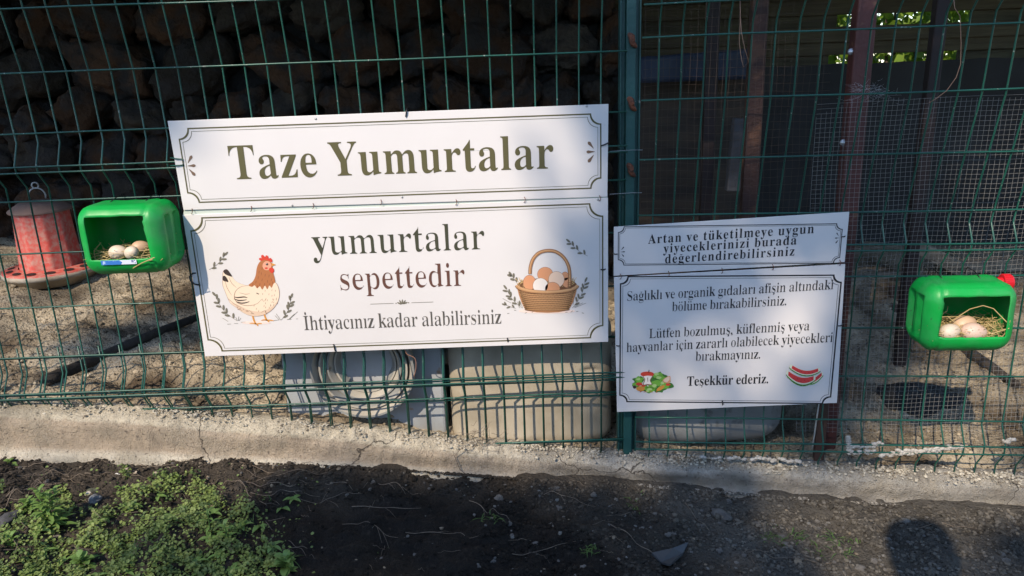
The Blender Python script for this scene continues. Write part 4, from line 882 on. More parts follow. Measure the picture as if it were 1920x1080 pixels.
I_sprig = ink('sprig_grey', (.17, .155, .115)); I_cream = ink('print_cream', (.80, .64, .48)); I_cream2 = ink('print_cream_shadow', (.68, .50, .36)); I_rust = ink('print_rust', (.42, .155, .055)); I_rust2 = ink('print_rust_dark', (.22, .075, .035))
I_face = ink('print_face', (.72, .34, .22)); I_red = ink('print_red', (.60, .055, .03)); I_or = ink('print_orange', (.62, .27, .05)); I_dk = ink('print_dark_brown', (.045, .03, .025)); I_line = ink('print_outline', (.25, .12, .07))
I_pink = ink('print_pink_ground', (.80, .64, .56)); I_white = ink('print_egg_white', (.82, .74, .66)); I_egg = ink('print_egg_orange', (.66, .30, .15)); I_egg2 = ink('print_egg_cream', (.76, .56, .42)); I_wick = ink('print_wicker', (.40, .19, .08)); I_wick2 = ink('print_wicker_light', (.58, .33, .16)); I_wick3 = ink('print_wicker_dark', (.16, .07, .03)); I_hay = ink('print_hay', (.62, .42, .18))
def flourish(B, ox, oy, sc, pts, mt):
    a = Art(B, ox, oy, sc)
    for (x0, y0, x1, y1, w) in pts:      # pointed end, round end
        dx, dy = x1-x0, y1-y0; l = math.hypot(dx, dy); nx_, ny_ = -dy/l, dx/l
        a.add(mt, spl([(x0, y0), (x0+dx*.45+nx_*w*.6, y0+dy*.45+ny_*w*.6), (x0+dx*.8+nx_*w, y0+dy*.8+ny_*w), (x1, y1), (x0+dx*.8-nx_*w, y0+dy*.8-ny_*w), (x0+dx*.45-nx_*w*.6, y0+dy*.45-ny_*w*.6)], 4))
    a.done('flourish')
I_fl = ink('flourish_brown', (.16, .10, .065))
flourish(B1, 320, 180, 4.32, [(140, 543, 172, 482, 12), (136, 566, 203, 563, 12), (148, 590, 200, 645, 12)], I_fl)
flourish(B1, 760, 180, 4.32, [(1526, 426, 1480, 370, 13), (1536, 450, 1466, 453, 12), (1526, 476, 1480, 537, 13)], I_fl)
flourish(B3, 1130, 380, 3.918, [(136, 348, 156, 324, 4), (132, 362, 164, 360, 4), (138, 374, 156, 396, 4)], M_black)
flourish(B3, 1130, 380, 3.918, [(1734, 246, 1718, 220, 4), (1738, 258, 1706, 260, 4), (1732, 272, 1710, 298, 4)], M_black)
# divider under the big words
a = Art(B2, 340, 370, 3.484); a.line(I_sprig, [(1235, 697), (1387, 692)], 3, taper=False); a.add(I_sprig, ell(1403, 692, 4, 4, 0, 10)); a.add(I_sprig, ell(1485, 688, 4, 4, 0, 10))
for (x, y, r_) in ((1424, 692, 25), (1432, 684, 60), (1444, 682, 92), (1456, 684, 125), (1464, 690, 160)): a.add(I_sprig, ell(x, y, 16, 5, r_, 12))
a.line(I_sprig, [(1503, 688), (1646, 683)], 3, taper=False)
a.done('divider')

def hen():
    a = Art(B2, 340, 370, 3.484)
    a.add(I_pink, ell(490, 818, 95, 11, 0)); a.up()
    for (x0, y0, x1, y1) in ((300, 828, 325, 827), (345, 822, 372, 824), (600, 805, 640, 800), (690, 797, 720, 796), (750, 794, 762, 793), (390, 815, 420, 814)): a.line(I_sprig, [(x0, y0), (x1, y1)], 3)
    a.sprig(I_sprig, (182, 472), (284, 376), 6, 17, 7, .08); a.sprig(I_sprig, (366, 806), (222, 640), 9, 18, 7.5, -.10); a.sprig(I_sprig, (652, 802), (716, 654), 8, 18, 7.5, .10)
    for (x0, y0, x1, y1) in ((612, 772, 640, 800), (620, 760, 650, 802), (705, 797, 760, 746), (700, 798, 740, 760), (372, 806, 376, 778), (366, 806, 355, 782), (376, 806, 390, 788), (270, 788, 306, 810)): a.line(I_sprig, [(x0, y0), (x1, y1)], 3)
    a.up()
    for L in ([(466, 770), (474, 800), (488, 828)], [(543, 765), (549, 785), (560, 803)]): a.line(I_or, L, 11, taper=False)
    for L in ([(489, 826), (468, 822), (446, 822)], [(489, 826), (498, 834), (503, 840)], [(489, 826), (510, 824), (527, 824)], [(560, 802), (540, 800), (522, 803)], [(560, 802), (570, 810), (576, 815)], [(560, 802), (582, 802), (604, 806)]): a.line(I_or, L, 8)
    a.up()
    body = [(272, 520), (277, 482), (300, 472), (322, 500), (345, 535), (370, 556), (400, 568), (440, 573), (500, 540), (560, 530), (612, 553), (634, 590), (640, 640), (625, 690), (590, 735), (540, 765), (490, 775), (440, 768), (395, 745), (355, 715), (322, 690), (304, 655), (288, 615), (272, 570)]
    a.add(I_line, [(455+(x-455)*1.012, 640+(y-640)*1.014) for x, y in spl(body)]); a.up(); a.add(I_cream, spl(body)); a.up()
    a.add(I_cream2, spl([(330, 690), (380, 705), (440, 735), (520, 745), (590, 715), (625, 680), (590, 735), (540, 763), (490, 773), (440, 766), (395, 743), (355, 713)]))
    a.add(I_dk, spl([(276, 486), (284, 472), (300, 471), (318, 492), (332, 516), (316, 514), (290, 503)])); a.add(I_dk, spl([(270, 530), (274, 514), (286, 513), (300, 530), (308, 552), (294, 550), (276, 545)]))
    a.up()
    wing = [(440, 576), (395, 582), (362, 604), (348, 634), (350, 662), (368, 688), (410, 704), (455, 706), (498, 692), (528, 662)]
    a.line(I_line, wing, 3.5); a.line(I_line, [(300, 655), (340, 690), (395, 722)], 2.5); a.line(I_line, [(286, 540), (300, 590), (330, 640)], 2.5); a.line(I_line, [(312, 520), (330, 560), (362, 590)], 2.5)
    for L in ([(346, 650), (372, 654), (410, 650), (432, 655)], [(344, 662), (372, 672), (400, 672), (428, 668)], [(360, 680), (390, 690), (420, 688), (446, 680)]): a.line(I_dk, L, 8)
    a.line(I_line, [(380, 622), (420, 632), (448, 628)], 2.5); a.line(I_dk, [(492, 624), (508, 632)], 7); a.line(I_line, [(560, 768), (548, 740), (522, 752)], 2.5)
    rng = random.Random(1)
    for i in range(46):
        x, y = rng.uniform(470, 632), rng.uniform(600, 745)
        if (x-520)**2/118**2+(y-650)**2/100**2 < 1 and not (x < 525 and y < 700): a.line(I_line, [(x, y), (x-2, y+11)], 3)
    for i in range(22):
        x = rng.uniform(360, 480); y = 712+(x-360)*.3+rng.uniform(0, 18); a.line(I_line, [(x, y), (x+10, y+4)], 2.5)
    a.up()
    neck = [(440, 572), (468, 548), (486, 510), (494, 460), (512, 422), (545, 408), (576, 414), (594, 438), (597, 478), (608, 518), (614, 550), (602, 566), (590, 590), (576, 574), (562, 600), (547, 576), (530, 602), (514, 580), (496, 594), (480, 574), (462, 584)]
    a.add(I_rust, spl(neck, 4)); a.up()
    for (x, y) in ((470, 560), (490, 545), (505, 515), (515, 560), (530, 530), (545, 560), (525, 490), (550, 500), (565, 540), (580, 560), (590, 530), (575, 505), (510, 480), (530, 455), (598, 548), (500, 575)): a.line(I_rust2, [(x, y), (x-3, y+17)], 4)
    a.add(I_face, ell(560, 446, 29, 30, 20)); a.add(I_red, spl([(507, 403), (516, 393), (524, 398), (522, 380), (534, 375), (547, 388), (555, 378), (568, 384), (572, 398), (584, 395), (594, 408), (593, 424), (572, 414), (545, 408), (522, 414)], 3)); a.up()
    a.add(I_dk, ell(561, 436, 8, 8)); a.add(I_or, [(590, 428), (620, 440), (592, 449)]); a.add(I_red, spl([(574, 466), (590, 458), (604, 466), (606, 484), (594, 494), (580, 486)])); a.add(I_red, ell(556, 462, 10, 6)); a.up(); a.add(I_white, ell(559, 433, 2.5, 2.5, 0, 8))
    a.done('hen_picture')
hen()
def basket():
    a = Art(B2, 740, 370, 3.483); rng = random.Random(2)
    a.add(I_pink, ell(995, 742, 185, 17)); a.up()
    for x in (735, 780, 850, 895, 1115, 1150, 1185, 1222): a.line(I_sprig, [(x, 745+rng.uniform(-10, 15)), (x+14, 745+rng.uniform(-8, 12))], 4)
    a.sprig(I_sprig, (832, 722), (730, 596), 8, 18, 7, -.08); a.sprig(I_sprig, (800, 560), (762, 508), 4, 17, 8, .0); a.sprig(I_sprig, (1160, 722), (1244, 548), 9, 18, 7, .08); a.sprig(I_sprig, (1260, 383), (1142, 290), 6, 17, 7, -.06); a.sprig(I_sprig, (790, 725), (722, 702), 3, 14, 6)
    for (x0, y0, x1, y1) in ((1170, 716, 1230, 688), (1175, 720, 1250, 690), (815, 722, 800, 680), (835, 722, 822, 684), (705, 660, 760, 690), (1165, 700, 1170, 660)): a.line(I_sprig, [(x0, y0), (x1, y1)], 3)
    a.up()
    a.add(I_wick3, ell(995, 572, 196, 46)); a.up()
    for i in range(60):
        t = rng.uniform(-1, 1); x = 995+185*t; y = 560+rng.uniform(-12, 30); L = rng.uniform(20, 55); an = rng.uniform(-2.6, -.5); a.line(I_hay, [(x, y), (x+math.cos(an)*L, y+math.sin(an)*L*.8)], 4)
    a.up()
    E = [(1113, 514, 23, 27, I_egg), (983, 502, 50, 46, I_egg), (1126, 556, 30, 32, I_egg)]
    for (x, y, rx, ry, c) in E: a.add(I_line, ell(x, y, rx+2, ry+2)); 
    a.up()
    for (x, y, rx, ry, c) in E: a.add(c, ell(x, y, rx, ry))
    a.up()
    E = [(1056, 536, 51, 52, I_egg2), (880, 556, 40, 48, I_egg)]
    for (x, y, rx, ry, c) in E: a.add(I_line, ell(x, y, rx+2, ry+2))
    a.up()
    for (x, y, rx, ry, c) in E: a.add(c, ell(x, y, rx, ry))
    a.up()
    E = [(952, 576, 49, 49, I_white), (1030, 594, 48, 40, I_egg)]
    for (x, y, rx, ry, c) in E: a.add(I_line, ell(x, y, rx+2, ry+2))
    a.up()
    for (x, y, rx, ry, c) in E: a.add(c, ell(x, y, rx, ry))
    a.up()
    # basket front: below the front half of the rim ellipse
    rim = [(995+196*math.cos(t), 572+46*math.sin(t)) for t in [math.pi*i/20 for i in range(21)]]
    bot = [(830, 690), (846, 722), (872, 740), (930, 750), (1000, 753), (1070, 749), (1125, 738), (1148, 715), (1166, 680)]
    a.add(I_wick, rim+[(799, 590), (812, 640)]+bot+[(1182, 630), (1191, 590)]); a.up()
    for r_ in range(10):
        f = (r_+.7)/10; hw = lerp(186, 142, f); y0 = 586+155*f
        for c in range(22):
            t = (c+.5*(r_ % 2))/21*2-1
            if abs(t) > .98: continue
            x = 995+hw*math.sin(t*1.45)/math.sin(1.45); sag = 44*(1-f*.75)*math.sqrt(max(0, 1-(t*.98)**2)); y = y0+sag-14*(1-f)-16*f
            if y > 748: continue
            w = 15*math.cos(t*1.3)+2
            a.add(I_wick2, ell(x, y, w*.85, 4.6, -8*t, 10)); a.add(I_wick3, ell(x, y+8.2, w*.9, 2.3, -8*t, 8))
    a.up()
    rim2 = [(995+197*math.cos(t), 574+46*math.sin(t)) for t in [math.pi*(i/24) for i in range(25)]]
    a.line(I_wick3, rim2, 26, taper=False, sm=False); a.up(); a.line(I_wick2, [(x, y-2) for x, y in rim2], 19, taper=False, sm=False); a.up(); a.line(I_wick, [(x, y+4) for x, y in rim2], 4, taper=False, sm=False)
    hd = [(884, 500), (886, 455), (904, 402), (942, 362), (998, 347), (1054, 355), (1104, 392), (1134, 446), (1143, 505), (1143, 585)]
    a.up(); a.line(I_wick3, hd, 22, taper=False); a.up(); a.line(I_wick, hd, 17, taper=False); a.up(); a.line(I_wick2, [(x-2, y-1) for x, y in hd], 6, taper=False)
    a.up()
    for y in (556, 568, 580, 592): a.line(I_wick3, [(1128, y+2), (1156, y)], 4)
    a.done('basket_picture')
basket()
G1, G2, G3 = ink('print_lettuce', (.17, .40, .05)), ink('print_dark_leaf', (.05, .17, .03)), ink('print_pale_leaf', (.42, .58, .20))
def salad():
    a = Art(B4, 1130, 580, 3.918); rng = random.Random(9)
    def blob(mt, x, y, r, q=.3):
        n = 11; a.add(mt, spl([(x+r*(1+rng.uniform(-q, q))*math.cos(t), y+.62*r*(1+rng.uniform(-q, q))*math.sin(t)) for t in [2*math.pi*i/n for i in range(n)]], 3))
    a.add(ink('print_soft_shadow', (.60, .60, .60)), ell(365, 602, 130, 8)); a.up()
    for (x, y, r) in ((262, 520, 42), (245, 555, 34), (405, 490, 46), (440, 500, 38), (480, 560, 40), (300, 580, 40), (345, 590, 38), (420, 585, 44), (385, 520, 40), (470, 520, 34)): blob(G2, x, y, r)
    a.up()
    for (x, y, r) in ((268, 515, 34), (250, 550, 26), (402, 486, 38), (440, 505, 30), (345, 588, 34), (305, 575, 26), (460, 560, 30), (395, 540, 36), (370, 565, 30), (430, 575, 22)): blob(G1, x, y, r)
    a.up()
    for (x, y, r) in ((395, 475, 16), (410, 500, 18), (345, 585, 16), (380, 560, 18), (262, 512, 14), (440, 540, 14), (330, 600, 12)): blob(G3, x, y, r)
    a.up()
    a.add(I_egg, spl([(440, 520), (470, 496), (495, 490), (498, 520), (490, 540), (460, 540)])); a.add(I_or, ell(278, 582, 32, 19)); a.add(I_or, ell(425, 578, 34, 13, -32)); a.add(I_red, ell(268, 548, 24, 12)); a.add(I_red, ell(480, 552, 18, 9)); a.add(I_dk, ell(234, 570, 12, 12)); a.add(I_red, ell(300, 560, 16, 8))
    for i in range(10): a.add(I_red, ell(rng.uniform(240, 400), rng.uniform(596, 610), 4, 3, 0, 8))
    a.up(); a.add(I_egg2, spl([(446, 522), (470, 500), (490, 496), (490, 516), (470, 534)]))
    a.add(I_line, spl([(296, 484), (306, 515), (296, 556), (325, 556), (362, 552), (352, 520), (368, 484)])); a.up(); a.add(I_white, spl([(300, 484), (312, 515), (302, 550), (326, 548), (358, 548), (346, 520), (362, 484)])); a.up()
    a.line(I_line, [(330, 500), (332, 530)], 6); a.add(I_red, spl([(278, 476), (290, 462), (325, 456), (360, 460), (376, 472), (366, 488), (330, 486), (295, 490)])); a.up(); a.line(I_dk, [(338, 464), (341, 444)], 6, taper=False)
    a.done('salad_picture')
def melon():
    a = Art(B4, 1130, 580, 3.918); pulp = ink('print_melon_pulp', (.66, .05, .05)); rindw = ink('print_melon_white', (.72, .74, .55))
    def slice_(A, B, dt, db, e0, e1):
        """a blunt-ended slice: concave upper edge A-B, rind below it"""
        n = 17; T = [(lerp(A[0], B[0], t), lerp(A[1], B[1], t)+dt*math.sin(math.pi*t)) for t in [i/(n-1) for i in range(n)]]
        A2, B2 = (A[0]+e0[0], A[1]+e0[1]), (B[0]+e1[0], B[1]+e1[1]); Bt = [(lerp(A2[0], B2[0], t), lerp(A2[1], B2[1], t)+db*math.sin(math.pi*t)**.8) for t in [i/(n-1) for i in range(n)]]
        def cut(k): return [(lerp(p[0], q[0], k), lerp(p[1], q[1], k)) for p, q in zip(T, Bt)]
        for mt, k in ((G3 if False else G2, 1.0), (rindw, .80), (pulp, .64)): a.add(mt, (T if mt is not pulp else [(x, y+1) for x, y in T[1:-1]])+(cut(k) if mt is not pulp else cut(k)[1:-1])[::-1]); a.up()
        for i in range(1, n-1, 2): p = cut(.93)[i]; a.add(G1, ell(p[0], p[1], 5, 4, 0, 8))
        for i in range(2, n-2, 2): p = cut(.30 if i % 4 else .46)[i]; a.add(I_dk, ell(p[0], p[1], 3, 2.4, 0, 8))
        a.up()
    a.add(ink('print_soft_shade', (.62, .62, .62)), ell(1480, 556, 110, 9)); a.up()
    slice_((1500, 520), (1614, 456), 12, 26, (4, 30), (6, 30)); slice_((1352, 444), (1562, 484), 34, 62, (-6, 38), (0, 36)); slice_((1380, 402), (1594, 426), 34, 48, (-12, 28), (6, 30))
    a.done('watermelon_picture')
salad(); melon()

# ------------------------------------------------------------------ ties, hooks, backing strip
B1.tie([(763, 206, -.01), (763, 204, .004), (762, 213, .004), (761, 219, .002)], .0019); B1.tie([(1141, 267, -.01), (1140, 268, .003), (1133, 271, .004), (1127, 273, .002)], .0017)
B1.tie([(318, 296, -.004), (330, 297, .004), (343, 298, .003), (344, 309, .003), (330, 310, .004), (318, 311, -.004)], .0016, M_wire, 'wire_clip')
B2.tie([(371, 512, -.004), (362, 512, .002), (356, 518, .004), (358, 525, .004), (366, 532, .004), (376, 534, .003)], .0021); B2.tie([(625, 645, .002), (627, 648, .004), (629, 657, .004), (629, 660, -.01)], .0019)
B2.tie([(951, 633, .001), (952, 637, .004), (953, 649, -.01)], .0019); B2.tie([(1126, 505, .002), (1132, 505, .004), (1141, 504, -.01)], .0019)
B3.tie([(1157.5, 476, .002), (1153, 476, .004), (1149, 476, -.01)], .0015); B3.tie([(1577, 443.5, .002), (1582, 443, .004), (1590, 442, -.01)], .0015)
B4.tie([(1161, 648, .002), (1158, 648, .004), (1152, 647, -.01)], .0016); B4.tie([(1571, 610.5, .002), (1575, 610, .004), (1582, 610, -.01)], .0016); B4.tie([(1354, 751, .001), (1355, 755, .004), (1355, 767, -.01)], .0019)
for B, pts in ((B2, [(361, 396), (472, 391), (588, 386), (715, 379), (856, 379), (984, 374), (1125, 371.5)]), (B4, [(1164, 518), (1254, 513), (1354, 507), (1449, 500.5), (1575, 492)])):
    for (x, y) in pts: B.tie([(x-1, y-5, .001), (x+1, y-1, .004), (x, y+4, .004), (x-2, y+5, .002)], .0009, M_rust, 'wire_hook')
m = MB(); c = [B1.uv(344, 392), B1.uv(1139, 367), B1.uv(1140, 373), B1.uv(342, 405)]
m.add([B2.P(u, v, -.0045)-B2.ctr for u, v in c]+[B2.P(u, v, -.009)-B2.ctr for u, v in c], [(0, 3, 2, 1), (4, 5, 6, 7), (0, 1, 5, 4), (1, 2, 6, 5), (2, 3, 7, 6), (3, 0, 4, 7)])
m.build('backing_strip', mat('pale_green_strip', (.50, .56, .50), .6), B2.o)
for (B, x, y) in ((B1, 592, 222.5), (B1, 754, 369.5), (B1, 1100, 199), (B2, 548, 385), (B2, 1121, 374)):
    p = B.P(*B.uv(x, y), .0005)-B.ctr; m = MB(); m.lathe([(0, .002), (.0022, .0014), (.003, 0)], 10, 0, Matrix.Translation(p) @ Matrix.Rotation(math.pi/2, 4, 'X')); m.build('rivet', M_steel, B.o, smooth=True)

# ------------------------------------------------------------------ green nest cans cut from jugs
weather(M_green, (.16, .36, .17), 11, (.50, .80), .45)
def rbox(hx, hy, hz, r, xs, ys, zs, skip=None, shape=None):
    """rounded box as a tensor grid; skip(face, a, b) drops faces; shape(p) deforms"""
    m = MB(); idx = {}
    def pt(x, y, z):
        k = (round(x, 6), round(y, 6), round(z, 6))
        if k not in idx:
            c = Vector((max(-hx+r, min(hx-r, x)), max(-hy+r, min(hy-r, y)), max(-hz+r, min(hz-r, z)))); d = Vector((x, y, z))-c
            p = c+d.normalized()*r if d.length > 1e-9 else Vector((x, y, z))
            if shape: p = shape(p)
            idx[k] = len(m.v); m.v.append(tuple(p))
        return idx[k]
    def face(A, B, f, name, flip):
        for i in range(len(A)-1):
            for j in range(len(B)-1):
                if skip and skip(name, (A[i]+A[i+1])/2, (B[j]+B[j+1])/2): continue
                q = (f(A[i], B[j]), f(A[i+1], B[j]), f(A[i+1], B[j+1]), f(A[i], B[j+1]))
                m.f.append(q[::-1] if flip else q); m.m.append(0); m.c.append(None)
    face(xs, zs, lambda a, b: pt(a, -hy, b), 'front', False); face(xs, zs, lambda a, b: pt(a, hy, b), 'back', True)
    face(ys, zs, lambda a, b: pt(hx, a, b), 'right', False); face(ys, zs, lambda a, b: pt(-hx, a, b), 'left', True)
    face(xs, ys, lambda a, b: pt(a, b, hz), 'top', False); face(xs, ys, lambda a, b: pt(a, b, -hz), 'bottom', True)
    return m
def grid(h, extra, step=.006):
    n = max(2, round(2*h/step)); g = [-h+2*h*i/n for i in range(n+1)]
    for e in extra:
        k = min(range(1, n), key=lambda i: abs(g[i]-e)); g[k] = e
    return g
def jug(name, loc, rz, hx, hy, hz, op, label, recess, cap=None, tilt=0):
    """op: opening (x0, x1, z0, z1) in the front face"""
    rt = empty(name, loc, label, 'nest can', 'green jugs cut open as nest boxes', rz); rt.rotation_euler = (0, tilt, rz)
    x0, x1, z0, z1 = op; xs, ys, zs = grid(hx, (x0, x1)), grid(hy, ()), grid(hz, (z0, z1)); r = .046
    rng = random.Random(int(loc[0]*100))
    def skip(f, a, b): return f == 'front' and x0 < a < x1 and z0 < b < z1
    def shape(p):
        q = p.copy()
        s = recess
        # shallow panel and ribs in the visible end face
        if s*p.x > hx-.016:
            k = min(1, (s*p.x-(hx-.016))/.010); a = abs(p.y)-.040; b = abs(p.z)-.058
            e = max(a, b); q.x -= s*k*.014*max(0, min(1, -e/.007))
            if abs(p.y) < .012: q.x += s*k*.010*max(0, min(1, -b/.01))
        # crease round the shoulder and slightly hollow walls
        t = abs(p.x-s*(hx-.040))
        if t < .007: 
            f = (1-t/.007)*.0035; q.y *= 1-f/hy; q.z *= 1-f/hz
        if p.z > hz*.9: q.z -= .004*max(0, 1-(p.x/hx)**2)*max(0, 1-(p.y/hy)**2)
        w = .0016*nz(p.x*30, p.y*30, p.z*30); q.x += w; q.z += w
        # ragged knife cut and a slight skew of the opening
        if p.y < -hy+.001 and x0-.001 <= p.x <= x1+.001 and z0-.001 <= p.z <= z1+.001:
            q.x += .0012*nz(p.z*150, 3, loc[0]); q.z += .0014*nz(p.x*160, 5, loc[0])
            q.x += (p.z-(z0+z1)/2)*(-.07 if s > 0 else .06)
        return q
    m = rbox(hx, hy, hz, r, xs, ys, zs, skip, shape)
    b = m.build('body', M_green, rt, smooth=True); so_ = b.modifiers.new('t', 'SOLIDIFY'); so_.thickness = .0024; so_.offset = -1
    for tx in (-hx*.42, hx*.40):                 # loops of wire that hang the jug on the fence
        m = MB(); m.tube([(tx, hy*.1, hz-.0035), (tx+.002, hy*.55, hz+.004), (tx, hy+.004, hz+.007), (tx-.003, hy+.010, hz-.012)], .0012, 5); m.build('tie_wire', M_tie, rt, smooth=True)
    if cap:
        m = MB(); Mx = Matrix.Translation(cap) @ Matrix.Rotation(math.pi/2, 4, 'Y')
        prof = [(.013, -.012), (.013, 0), (.0205, 0), (.0205, .020), (.019, .023), (0, .0235)]
        m.lathe(prof, 28, 0, Mx); 
        for k in range(28):
            a = 2*math.pi*k/28; p = Mx @ Vector((.0207*math.cos(a), .0207*math.sin(a), .010)); m.box(p, (.009, .0009, .0009), 0)
        m.build('cap', M_red, rt, smooth=False)
    return rt
def P_at(rt, x, y, z): return rt.matrix_basis @ Vector((x, y, z))
# left can
hy = .074
pl, pr, pb, pt_ = onY(140, 452, -2*hy), onY(302, 450, -2*hy), onY(225, 516, -2*hy+.02), onY(225, 383, -2*hy+.015)
hx, hz = (pr.x-pl.x)/2+.004, (pt_.z-pb.z)/2
LC = Vector(((pl.x+pr.x)/2+.003, -hy-.004, (pt_.z+pb.z)/2))
def loc_op(px0, px1, pyt, pyb, O, N, U, C):
    f = lambda x, y: onplane(x, y, O, N)
    a = [(f(px0, (pyt+pyb)/2)-C).dot(U), (f(px1, (pyt+pyb)/2)-C).dot(U), f((px0+px1)/2, pyb).z-C.z, f((px0+px1)/2, pyt).z-C.z]
    return a
op = loc_op(161, 273, 405, 487, Vector((0, LC.y-hy, 0)), NL, Vector((1, 0, 0)), LC)
JL = jug('nest_can', LC, 0, hx, hy, hz, op, 'green plastic jug with a paper label, cut open as a nest beside the egg sign', 1)
# label patch under the opening
lp = MB(); a_, b_ = onY(189, 489, LC.y-hy-.001), onY(258, 501, LC.y-hy-.001); nx_ = 14
y_ = -hy-.0012
def lab(name, x0, x1, z0, z1, mt, d=0, rt=JL):
    m = MB(); m.add([(x0, y_-d, z0), (x1, y_-d, z0), (x1, y_-d, z1), (x0, y_-d, z1)], [(0, 1, 2, 3)]); return m.build(name, mt, rt)
la, lb = a_.x-LC.x, b_.x-LC.x; z1_, z0_ = min(a_.z-LC.z, op[2]-.001), max(b_.z-LC.z, -hz+.034)
lo = lab('paper_label', la, lb, z0_, z1_, mat('label_paper', (.62, .66, .78), .5), .0004)
mm = lerp(la, lb, .55); m = MB()
m.add([(x, y_-.0008, z) for x, z in [(la, z0_), (mm, z0_), (mm+.004, lerp(z0_, z1_, .5)), (mm-.002, z1_), (la, z1_)]], [(0, 1, 2, 3, 4)])
m.build('blue_print', mat('label_blue', (.03, .16, .50), .5, col2=(.45, .6, .8), scale=70, contrast=(.55, .68)), lo)
m = MB()
for (u, v, w, h) in ((.86, .78, .05, .18), (.93, .78, .03, .18), (.86, .45, .04, .2), (.90, .45, .02, .2), (.95, .2, .02, .2)): m.add([(lerp(la, lb, u)+i*(lb-la)*w, y_-.0010, lerp(z0_, z1_, v)+j*(z1_-z0_)*h) for i, j in ((0, 0), (1, 0), (1, 1), (0, 1))], [(0, 1, 2, 3)])
m.build('label_print', mat('label_navy', (.02, .04, .2), .5), lo)
# right can
hyR = .074; offF = 2*hyR+.004
f_ = lambda x, y, d=0: onplane(x, y, OR+NR*(offF-d), NR)
pl, pr, pb, pt_ = f_(1738, 600), f_(1916, 590), f_(1815, 662, .02), f_(1825, 534, .012)
hxR = (pr-pl).dot(UR)/2+.002; hzR = (pt_.z-pb.z)/2
RC = OR+UR*(((pl+pr)/2-OR).dot(UR))+NR*(hyR+.004)+Vector((0, 0, (pt_.z+pb.z)/2))
opR = loc_op(1768, 1893, 556, 633, OR+NR*offF, NR, UR, RC)
JR = jug('nest_can', RC, -YAW, hxR, hyR, hzR, opR, 'green plastic jug with a red screw cap, cut open as a nest', -1, cap=(hxR-.004, .030, hzR-.022), tilt=-.012)
bpy.context.view_layer.update()

def egg(rt, px, py, w, h, mt, label, yloc, rot, N, U, front):
    """an egg lying in a can, placed where the photo shows it"""
    C = rt.location; O = C+N*(-yloc)
    p = onplane(px, py, O, N)
    a = w/2/F*zdepth(p)*1.04; m = MB(); prof = []
    for i in range(19):
        t = math.pi*i/18; prof.append((a*.77*math.sin(t)*(1+.12*math.cos(t)), -a*math.cos(t)))
    prof[0] = (0, prof[0][1]); prof[-1] = (0, prof[-1][1])
    m.lathe(prof, 28, 0, Matrix.Rotation(rot[2], 4, 'Z') @ Matrix.Rotation(rot[1], 4, 'Y') @ Matrix.Rotation(rot[0], 4, 'X'))
    o = m.build('egg', mt, smooth=True, loc=p); return tag(o, label, 'egg', 'eggs in the green nest cans')
X_ = Vector((1, 0, 0))
egg(JL, 222, 473, 34, 28, M_eggA, 'cream egg in the labelled jug, the one furthest from the big sign', -.035, (.2, 1.45, .1), NL, X_, 0)
egg(JL, 247.5, 473.5, 31, 28, M_eggA, 'pale egg in front of the brown one in the jug with the paper label', -.050, (.2, 1.2, -.5), NL, X_, 0)
egg(JL, 264, 464, 32, 26, M_eggC, 'light brown egg half hidden at the back of the jug with the paper label', -.005, (0, 1.5, .3), NL, X_, 0)
egg(JR, 1781, 622, 38, 30, M_eggA, 'cream egg at the near corner of the red-capped jug beside the straw', -.045, (.1, 1.35, .25), NR, UR, 0)
egg(JR, 1825.5, 622.5, 44, 32, M_eggB, 'pinkish egg lying lengthwise at the front of the red-capped jug', -.045, (.0, 1.57, -.2), NR, UR, 0)
egg(JR, 1808, 608, 42, 34, M_eggC, 'tan egg behind the other two in the red-capped jug', -.008, (.1, 1.3, .1), NR, UR, 0)
def straw(rt, hx, hy, hz, op, label, n, seed, extra):
    rng = random.Random(seed); m = MB(); fz = op[2]-.010
    for i in range(n):
        k = rng.random(); x = rng.uniform(-hx*.75, hx*.80); y = rng.uniform(-hy*.78, hy*.7); z = fz+.004+rng.random()**1.5*.034*(.35+.65*(x/hx*.5+.5))
        L = rng.uniform(.03, .085); an = rng.uniform(0, 6.28); el = rng.gauss(.05, .30); d = Vector((math.cos(an)*math.cos(el), math.sin(an)*math.cos(el), math.sin(el))); c = Vector((x, y, z)); s_ = Vector((rng.gauss(0, 1), rng.gauss(0, 1), rng.gauss(.3, .6)))*L*.12
        pts = [c-d*L/2, c+s_, c+d*L/2]
        pts = [Vector((max(-hx*.9, min(hx*.9, p.x)), max(-hy*.93, min(hy*.9, p.y)), max(fz, p.z))) for p in pts]
        m.tube(pts, rng.uniform(.0004, .0009), 4)
    for e in extra: m.tube([Vector(p) for p in e], .0013, 5)
    o = m.build('straw_bedding', M_straw); o.matrix_world = rt.matrix_basis.copy(); return tag(o, label, 'straw', 'straw in the nest cans')
straw(JL, hx, hy, hz, op, 'sparse straw bedding under the eggs in the jug with the paper label', 230, 1, [[(.02, -.066, -.070), (.05, -.078, -.055), (.088, -.085, -.040)], [(.03, -.06, -.065), (.06, -.07, -.052), (.078, -.078, -.047)], [(-.08, -.05, -.06), (-.09, -.03, -.03), (-.085, 0, -.015)], [(-.07, -.05, -.065), (-.05, -.03, -.04), (-.03, 0, -.035)]])
straw(JR, hxR, hyR, hzR, opR, 'thick golden straw bedding around the eggs in the red-capped jug', 380, 2, [[(-.03, -.02, -.02), (.01, -.03, .018), (.035, -.04, .03), (.055, -.05, .025), (.088, -.068, -.012)], [(.02, -.05, -.045), (.06, -.06, -.036), (.088, -.07, -.02)], [(.07, -.06, -.06), (.085, -.066, -.03), (.088, -.068, 0.0)], [(-.08, -.05, -.015), (-.05, -.02, -.005), (0, 0, -.012)], [(-.06, 0, -.02), (-.03, 0, .004), (-.02, .02, .01)]])

